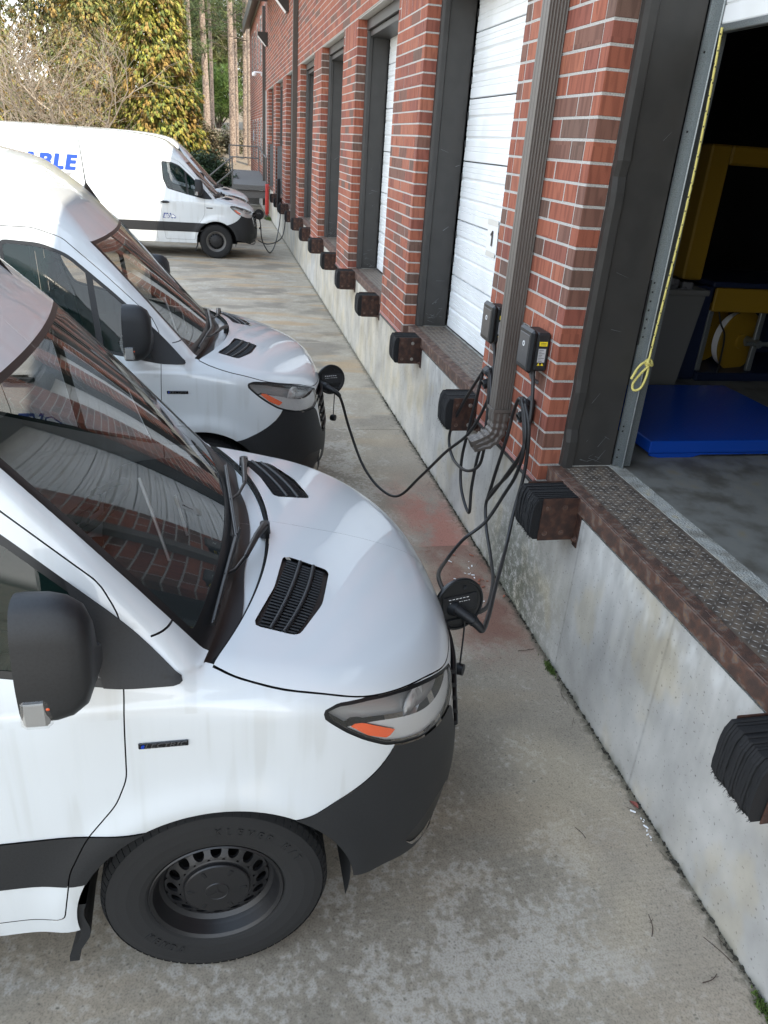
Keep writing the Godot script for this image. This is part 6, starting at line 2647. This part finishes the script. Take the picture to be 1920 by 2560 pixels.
func shrub(called: String, at: Vector3, size: Vector3, label: String, n: int, pal: Array, leaf: float, mesh: Mesh, cat := "shrub", grp := "") -> void:
	var o := thing(called, label, cat, grp, at)
	rng.seed = int(absf(at.x * 17 + at.z * 13))
	var b := MB.new()
	for i in 7:
		var d := Vector3(rng.randfn() * size.x * 0.3, size.y * rng.randf_range(0.5, 0.85), rng.randfn() * size.z * 0.3)
		b.tube(curve(PackedVector3Array([Vector3(rng.randfn(0, 0.1), 0, rng.randfn(0, 0.1)), d * 0.5 + Vector3(rng.randfn(0, 0.1), 0, 0), d]), 4), 0.03 + 0.01 * size.y, 0.008, 5)
	obj("stem", b, M.bark, o)
	var lobes := noise(int(absf(at.x * 10 + 3)), 0.8, 3)
	var spots := []
	for i in n:
		var d := Vector3(rng.randfn(), rng.randfn(), rng.randfn()).normalized()
		var r := pow(rng.randf(), 0.45) * (0.85 + 0.5 * lobes.get_noise_3d(d.x * 2, d.y * 2, d.z * 2))
		var p := Vector3(d.x * size.x * 0.5, size.y * 0.5 + d.y * size.y * 0.5, d.z * size.z * 0.5) * Vector3(r, 1, r)
		p.y = size.y * 0.5 + (p.y - size.y * 0.5) * r
		spots.append([p, leaf * rng.randf_range(0.7, 1.3), rng.randf() * TAU, rng.randfn(0, 0.5), pick(pal, 0.35)])
	crown(o, "crown", mesh, spots, M.leaf)


func grow(b: MB, p: Vector3, d: Vector3, l: float, r: float, depth: int) -> void:
	var q := PackedVector3Array([p])
	var n := 4
	for i in n:
		d = (d + Vector3(rng.randfn(), rng.randfn() * 0.6 + 0.18, rng.randfn()) * 0.13).normalized()
		q.append(q[i] + d * l / n)
	b.tube(q, r, r * 0.55, 6 if depth < 2 else 4, false)
	if depth >= 4:
		return
	var kids := 3 if depth < 3 else 2
	for i in kids + 1:
		var t := rng.randf_range(0.3, 1.0) if i > 0 else 1.0
		var k := int(t * n)
		var nd := (d + Vector3(rng.randfn(), rng.randfn() * 0.7 + 0.1, rng.randfn()) * 0.55).normalized()
		grow(b, q[mini(k, n)], nd, l * rng.randf_range(0.55, 0.85), r * 0.5, depth + 1)


func woods() -> void:
	M.leaf = mat(Color.WHITE, 0.7)
	M.leaf.vertex_color_use_as_albedo = true
	M.leaf.backlight_enabled = true
	M.leaf.backlight = Color(0.45, 0.45, 0.35)
	M.bark = tri_mat(mat(lin(0.10, 0.075, 0.055), 0.95), M.soft, 0.8)
	M.pine_bark = tri_mat(mat(Color(1, 1, 1), 0.95), ramp_tex(noise_image(92, 0.03, 256, 4), [[0.3, Color(0.48, 0.41, 0.36)], [0.5, Color(0.58, 0.51, 0.45)], [0.75, Color(0.66, 0.59, 0.52)]]), 0.9)
	M.pale_bark = tri_mat(mat(lin(0.40, 0.33, 0.25), 0.9), M.soft, 1.0)
	M.mesh_spray = leaf_mesh(0)
	var tuft := leaf_mesh(1)
	var clump := leaf_mesh(2)
	var gold := [[0.30, 0.28, 0.04], [0.24, 0.25, 0.04], [0.33, 0.27, 0.045], [0.14, 0.175, 0.035], [0.28, 0.24, 0.045], [0.10, 0.135, 0.03], [0.26, 0.18, 0.045]]
	var olive := [[0.18, 0.19, 0.045], [0.23, 0.22, 0.05], [0.12, 0.145, 0.04], [0.25, 0.19, 0.05]]
	cedar(Vector3(-4.7, 0, -43.5), 13.0, 2.75, "large golden green cedar hanging in sprays behind the white vans", 24000, gold)
	cedar(Vector3(-13.6, 0, -47.0), 6.2, 2.9, "lower golden cedar at the left edge of the picture", 9000, gold)
	cedar(Vector3(-8.6, 0, -52.0), 12.5, 3.2, "olive brown cedar behind the bare pale tree", 13000, olive)
	cedar(Vector3(-15.5, 0, -56.0), 13.0, 3.6, "dull olive cedar at the back left above the golden one", 10000, olive)
	cedar(Vector3(-22.0, 0, -52.0), 12.0, 3.6, "dull olive cedar farthest left", 3000, olive)
	# bare tree with pale branches
	var o := thing("bare_tree", "leafless many stemmed tree with pale branches behind the lettered van", "tree", "", Vector3(-8.7, 0, -41.5))
	rng.seed = 1234
	var b := MB.new()
	for i in 7:
		var a := TAU * i / 7 + rng.randf()
		grow(b, Vector3(cos(a) * 0.2, 0.0, sin(a) * 0.2), Vector3(cos(a) * 0.5, 1, sin(a) * 0.4).normalized(), 3.4, 0.085, 0)
	obj("branches", b, M.pale_bark, o)
	var dead := []
	for i in 1500:
		var d := Vector3(rng.randfn(0, 1.5), 1.2 + 5.5 * rng.randf(), rng.randfn(0, 1.2))
		d.x *= 0.35 + d.y * 0.17
		d.z *= 0.35 + d.y * 0.17
		dead.append([d, rng.randf_range(0.10, 0.2), rng.randf() * TAU, rng.randfn(0, 0.5), pick([[0.17, 0.10, 0.045], [0.22, 0.14, 0.06], [0.12, 0.085, 0.045], [0.16, 0.15, 0.05]], 0.3)])
	crown(o, "dead_leaves", clump, dead, M.leaf)
	o = thing("bare_shrub", "low bare shrub with thin pale twigs left of the cedar's foot", "shrub", "", Vector3(-5.6, 0, -39.0))
	b = MB.new()
	for i in 7:
		var a := TAU * i / 7 + rng.randf()
		grow(b, Vector3(cos(a) * 0.1, 0, sin(a) * 0.1), Vector3(cos(a) * 0.8, 1, sin(a) * 0.6).normalized(), 1.3, 0.03, 2)
	obj("branches", b, M.pale_bark, o)
	# tall pines: trunks seen right of the cedar, crowns mostly above the picture
	var deep := [[0.06, 0.09, 0.03], [0.09, 0.12, 0.035], [0.045, 0.065, 0.028], [0.13, 0.16, 0.045]]
	var pines := [[-3.35, -57.0, 0.17, "pine trunk closest to the cedar"], [-2.38, -58.0, 0.26, "thick straight pine, second trunk right of the cedar"], [-2.1, -66.0, 0.17, "thin pine just behind the thick straight one"], [-0.72, -60.0, 0.25, "pine in the middle of the gap between cedar and wall"], [-0.36, -64.0, 0.18, "thin pine close behind the middle one"], [0.15, -62.0, 0.17, "pale slim pine second from the brick wall"], [0.42, -58.0, 0.24, "pine standing against the brick wall's far edge"], [-4.6, -70.0, 0.2, "distant pine seen past the cedar's top"], [1.4, -74.0, 0.25, "pine hidden behind the end of the brick wall"]]
	for q in pines:
		o = thing("pine_tree", q[3] + ", bare tall trunk", "tree", "tall pines beyond the landing", Vector3(q[0], 0, q[1]))
		rng.seed = int(absf(q[0] * 100 + q[1]))
		var high := rng.randf_range(19.0, 23.0)
		trunk(o, Vector3.ZERO, high, q[2], Vector3(rng.randfn(0, 0.25), 0, rng.randfn(0, 0.3)), M.pine_bark)
		var spots := []
		b = MB.new()
		for i in 26:
			var y := high * rng.randf_range(0.34, 1.0)
			var a := rng.randf() * TAU
			var l := rng.randf_range(1.0, 3.0) * (1.15 - y / high * 0.7)
			var d := Vector3(cos(a), rng.randf_range(-0.15, 0.35), sin(a))
			b.tube(PackedVector3Array([Vector3(0, y, 0), Vector3(0, y, 0) + d * l * 0.5 + Vector3(0, 0.1, 0), Vector3(0, y, 0) + d * l]), 0.035, 0.01, 4, false)
			if y < high * 0.42 and rng.randf() < 0.6:
				continue
			for k in 20:
				var p := Vector3(0, y, 0) + d * l * rng.randf_range(0.45, 1.1) + Vector3(rng.randfn(), rng.randfn() * 0.6, rng.randfn()) * 0.38
				spots.append([p, rng.randf_range(0.22, 0.42), rng.randf() * TAU, rng.randfn(0, 0.4), pick(deep, 0.3)])
		obj("branches", b, M.bark, o)
		crown(o, "crown", tuft, spots, M.leaf)
	# evergreens farther back that close the view
	var mixed := [[0.08, 0.10, 0.035], [0.12, 0.135, 0.04], [0.16, 0.17, 0.05], [0.06, 0.075, 0.032], [0.13, 0.115, 0.055]]
	cedar(Vector3(-11.8, 0, -60.0), 16.0, 4.0, "tall dull evergreen showing above the bare tree", 17000, [[0.15, 0.16, 0.05], [0.20, 0.19, 0.055], [0.11, 0.12, 0.045], [0.22, 0.17, 0.06]])
	cedar(Vector3(-18.5, 0, -64.0), 17.0, 4.5, "tall dark evergreen at the top left corner", 20000, [[0.13, 0.15, 0.05], [0.17, 0.18, 0.055], [0.09, 0.11, 0.045]])
	var far := [[-3.2, -78.0, 9.0, 13.0, "mid green pine wood edge behind the trunks"], [3.0, -86.0, 10.0, 15.0, "green trees behind the end of the brick building"], [-12.0, -80.0, 12.0, 17.0, "dark green trees behind the bare tree"], [-24.0, -82.0, 13.0, 16.0, "dark green trees at the far left"], [-37.0, -80.0, 13.0, 15.0, "trees at the edge of the yard far left"]]
	for q in far:
		shrub("evergreen_tree", Vector3(q[0], 2.5, q[1]), Vector3(q[2], q[3], 5.0), q[4], 2600, mixed, 0.75, tuft, "tree", "green trees at the back of the woods")
	shrub("evergreen_tree", Vector3(-1.6, 3.0, -70.0), Vector3(4.5, 5.0, 3.0), "light green young pine between the tall trunks", 900, [[0.10, 0.17, 0.03], [0.14, 0.20, 0.04], [0.08, 0.13, 0.03]], 0.45, tuft, "tree", "green trees at the back of the woods")
	# brown brush between the trunks, dark clipped bush by the steps
	var brown := [[0.16, 0.12, 0.07], [0.11, 0.09, 0.05], [0.20, 0.16, 0.09], [0.09, 0.09, 0.04]]
	for q in [[-3.0, -52.0, 3.4, 3.4, "brown brush at the foot of the second pine"], [-1.0, -66.0, 4.0, 3.2, "brown brush far behind the landing"], [-7.5, -47.0, 5.0, 3.0, "brown brush under the bare tree"], [-11.5, -46.0, 4.5, 3.4, "brown brush left of the bare tree"]]:
		shrub("brush", Vector3(q[0], 0, q[1]), Vector3(q[2], q[3], 2.0), q[4], 900, brown, 0.36, clump, "shrub", "brown brush under the trees")
	shrub("green_bush", Vector3(-2.35, 0, -33.2), Vector3(2.6, 2.15, 1.8), "dark green leafy bush beside the landing steps", 1500, [[0.018, 0.04, 0.014], [0.03, 0.06, 0.018], [0.012, 0.028, 0.01]], 0.22, clump)
	# the rising ground under the trees
	b = MB.new()
	var f := func(s: float, t: float) -> Vector3:
		var x := lerpf(-60.0, 30.0, s)
		var z := lerpf(-37.5, -120.0, t)
		return Vector3(x, -0.02 + 0.9 * smoothstep(0.0, 0.5, t) + 6.0 * t * t + 0.25 * sin(x * 0.7) * t, z)
	b.sheet(f, 40, 40, true)
	struct("woodland_floor", b, tri_mat(mat(lin(0.17, 0.13, 0.085), 1.0), M.soft, 0.5))


func _ready() -> void:
	var cam := Camera3D.new()
	cam.name = "camera"
	cam.transform = Transform3D(view_basis(), CAM)
	cam.fov = 68.05
	cam.near = 0.05
	cam.far = 2000.0
	add_child(cam)
	cam.current = true
	var sky := ProceduralSkyMaterial.new()
	sky.sky_top_color = Color(0.645, 0.713, 0.80)
	sky.sky_horizon_color = Color(0.95, 0.945, 0.93)
	sky.sky_curve = 0.22
	sky.ground_bottom_color = Color(0.34, 0.32, 0.28)
	sky.ground_horizon_color = Color(0.60, 0.60, 0.58)
	sky.sky_energy_multiplier = 1.25
	sky.sun_angle_max = 12.0
	var s := Sky.new()
	s.sky_material = sky
	var env := Environment.new()
	env.background_mode = Environment.BG_SKY
	env.sky = s
	env.tonemap_mode = Environment.TONE_MAPPER_LINEAR
	env.tonemap_exposure = 2.9
	env.sdfgi_enabled = true
	env.ssao_enabled = true
	env.ssil_enabled = true
	var we := WorldEnvironment.new()
	we.name = "world_environment"
	we.environment = env
	add_child(we)
	var sun := DirectionalLight3D.new()
	sun.name = "sun"
	sun.light_energy = 0.9
	sun.light_color = Color(1.0, 0.95, 0.87)
	sun.light_angular_distance = 0.5
	sun.shadow_enabled = true
	add_child(sun)
	sun.look_at_from_position(Vector3(1.0, 4.1, 2.6), Vector3.ZERO)
	materials()
	M.deck = tri_mat(mat(lin(0.155, 0.15, 0.14), 0.85), M.soft, 0.7)
	M.blue_steel = mat(lin(0.006, 0.055, 0.34), 0.25)
	M.bin = mat(lin(0.12, 0.12, 0.11), 0.6)
	M.navy_steel = mat(lin(0.012, 0.02, 0.05), 0.4)
	M.machine_yellow = mat(lin(0.26, 0.155, 0.010), 0.5)
	M.rope = mat(lin(0.62, 0.54, 0.16), 0.75)
	M.twig = mat(lin(0.06, 0.04, 0.03), 0.9)
	M.leaf_red = mat(lin(0.20, 0.05, 0.035), 0.7)
	M.moss = mat(lin(0.06, 0.10, 0.015), 0.9)
	M.tape = mat(lin(0.62, 0.60, 0.54), 0.4)
	ground()
	building()
	dock_wall()
	vans()
	fittings()
	woods()


func vans() -> void:
	var proto := van_prototype()
	var spots := [[-0.985, -2.81, "nearest white cargo van, its wheel and open charge flap in the foreground"], [-1.09, -6.28, "second white cargo van, partly behind the nearest one and plugged in"], [-0.964, -20.71, "third white cargo van, seen side on with blue lettering ABLE"], [-0.97, -24.2, "farthest white cargo van, only its bonnet and screen showing past the third van"]]
	var made := [proto]
	for k in spots.size() - 1:
		made.append(proto.duplicate())
	for k in spots.size():
		var o: Node3D = made[k]
		o.name = numbered("cargo_van")
		add_child(o)
		o.position = Vector3(spots[k][0], 0, spots[k][1])
		tag(o, spots[k][2], "van", "white cargo vans nosed in to the dock")
		if k == 0:
			# the far mirror of the nearest van is folded back
			var wm: Node3D = o.get_node("wing_mirror2")
			wm.transform = Transform3D(Basis(Vector3.UP, 1.15), wm.position + Vector3(-0.72, 0.0, -0.62))
		if k < 3:
			flap(o, k)
		if k > 0:
			door_print(o)
		if k == 2:
			lettering(o)
			for w in o.find_children("rim*", "MeshInstance3D", true, false):
				if w.name.begins_with("rim"):
					w.material_override = VM.rim_grey


func flap(van: Node3D, k: int) -> void:
	# round cover of the charge port swung open on the nose, its inside towards the camera; a cap hangs from it on a strap
	var o := Node3D.new()
	o.name = "charge_port_cover"
	van.add_child(o)
	o.transform = Transform3D(Basis(Vector3.UP, 0.25) * Basis(Vector3(1, 0, 0), -0.12), Vector3(0.055, 0.985, 0.10))
	var b := MB.new()
	b.lathe(PackedVector2Array([Vector2(0.0, -0.012), Vector2(0.118, -0.012), Vector2(0.124, -0.004), Vector2(0.124, 0.010), Vector2(0.120, 0.014), Vector2(0.113, 0.013), Vector2(0.111, 0.006), Vector2(0.100, 0.003), Vector2(0.0, 0.003)]), 48)
	obj("disc", b, VM.trim, o)
	b = MB.new()
	b.cbox(Vector3(-0.085, -0.035, 0.0035), Vector3(0.09, 0.045, 0.008), 0.002)
	b.cbox(Vector3(0.02, 0.070, 0.0035), Vector3(0.035, 0.085, 0.010), 0.002)
	b.cbox(Vector3(-0.06, -0.075, 0.0035), Vector3(0.08, -0.068, 0.012), 0.002)
	obj("inner_panel", b, VM.plastic, o)
	# the white print of the charge port label: rule, small symbols
	b = MB.new()
	rng.seed = 3
	for i in 6:
		b.box(Vector3(-0.055 + 0.018 * i, 0.028, 0.0082), Vector3(-0.043 + 0.018 * i, 0.0315, 0.0086))
	for i in 9:
		var x := -0.05 + 0.012 * i
		b.box(Vector3(x, 0.012, 0.0082), Vector3(x + rng.randf_range(0.003, 0.009), 0.0145, 0.0086))
	obj("label_print", b, VM.paper, o)
	b = MB.new()
	b.tube(curve(PackedVector3Array([Vector3(0.03, -0.085, 0.012), Vector3(0.022, -0.16, 0.02), Vector3(0.012, -0.30, 0.02)])), 0.004, -1, 6)
	b.t = Transform3D(Basis(Vector3.UP, 0.7), Vector3(0.012, -0.325, 0.02))
	b.lathe(PackedVector2Array([Vector2(0.0, -0.022), Vector2(0.024, -0.022), Vector2(0.028, -0.01), Vector2(0.026, 0.018), Vector2(0.0, 0.022)]), 18)
	obj("port_cap", b, VM.trim, o)
	b = MB.new()
	b.cbox(Vector3(-0.16, -0.03, -0.03), Vector3(-0.10, 0.03, 0.0), 0.008)
	obj("hinge", b, VM.trim, o)


func door_print(van: Node3D) -> void:
	# blue EV with a small van after it, on the door
	var p := on_van(2.06, 0.93, 0.0025)
	var n := van_gradient(Vector3(2.06, 0.93, p.z)).normalized()
	n = Vector3(-n.x, n.y, n.z)
	var bx := Basis.looking_at(-n, Vector3.UP)
	var door: Node = van.get_node("front_door")
	var e := obj("lettering", letters("EV", 0.105, 0.0015, true, 0.2, 0.005), VM.navy, door)
	e.transform = Transform3D(bx, p + bx.x * -0.065 - bx.y * 0.05)
	e = obj("lettering", letters("EV", 0.08, 0.0015, true, 0.2), VM.paper, door)
	e.transform = Transform3D(bx, p + bx.x * -0.064 - bx.y * 0.038 + n * 0.0025)
	var b := MB.new()
	b.t = Transform3D(bx, p)
	b.prism(v2([0.015, -0.035, 0.03, 0.035, 0.075, 0.045, 0.115, 0.01, 0.135, -0.005, 0.135, -0.035]), 0.0, 0.001)
	obj("printed_van", b, VM.navy, door)
	b = MB.new()
	b.t = Transform3D(bx, p)
	b.prism(v2([0.024, -0.028, 0.038, 0.027, 0.070, 0.036, 0.105, 0.004, 0.126, -0.009, 0.126, -0.028]), 0.001, 0.002)
	obj("printed_van", b, VM.paper, door)
	b = MB.new()
	for x in [0.045, 0.108]:
		b.t = Transform3D(bx, p + bx.x * x - bx.y * 0.036 + n * 0.001)
		b.lathe(PackedVector2Array([Vector2(0.016, 0.0), Vector2(0.016, 0.002), Vector2(0.0, 0.002)]), 16)
	obj("printed_wheel", b, VM.navy, door)


func lettering(van: Node3D) -> void:
	var body: Node = van.get_node("body")
	var p := on_van(4.62, 1.79, 0.003)
	var n := van_gradient(Vector3(4.66, 1.77, p.z)).normalized()
	n = Vector3(-n.x, n.y, n.z)
	var bx := Basis.looking_at(-n, Vector3.UP)
	var e := obj("lettering", letters("ABLE", 0.30, 0.002, true, 0.2, 0.012), VM.blue, body)
	e.transform = Transform3D(bx * Basis.from_scale(Vector3(1.15, 1, 1)), p)
	var b := MB.new()
	b.t = Transform3D(bx, p + bx.x * 0.25 - bx.y * 0.09)
	b.prism(rounded(v2([-0.2, -0.025, -0.2, 0.035, 0.2, 0.035, 0.17, -0.03]), 0.02), 0.0, 0.002)
	obj("grey_print", b, VM.grey_print, body)
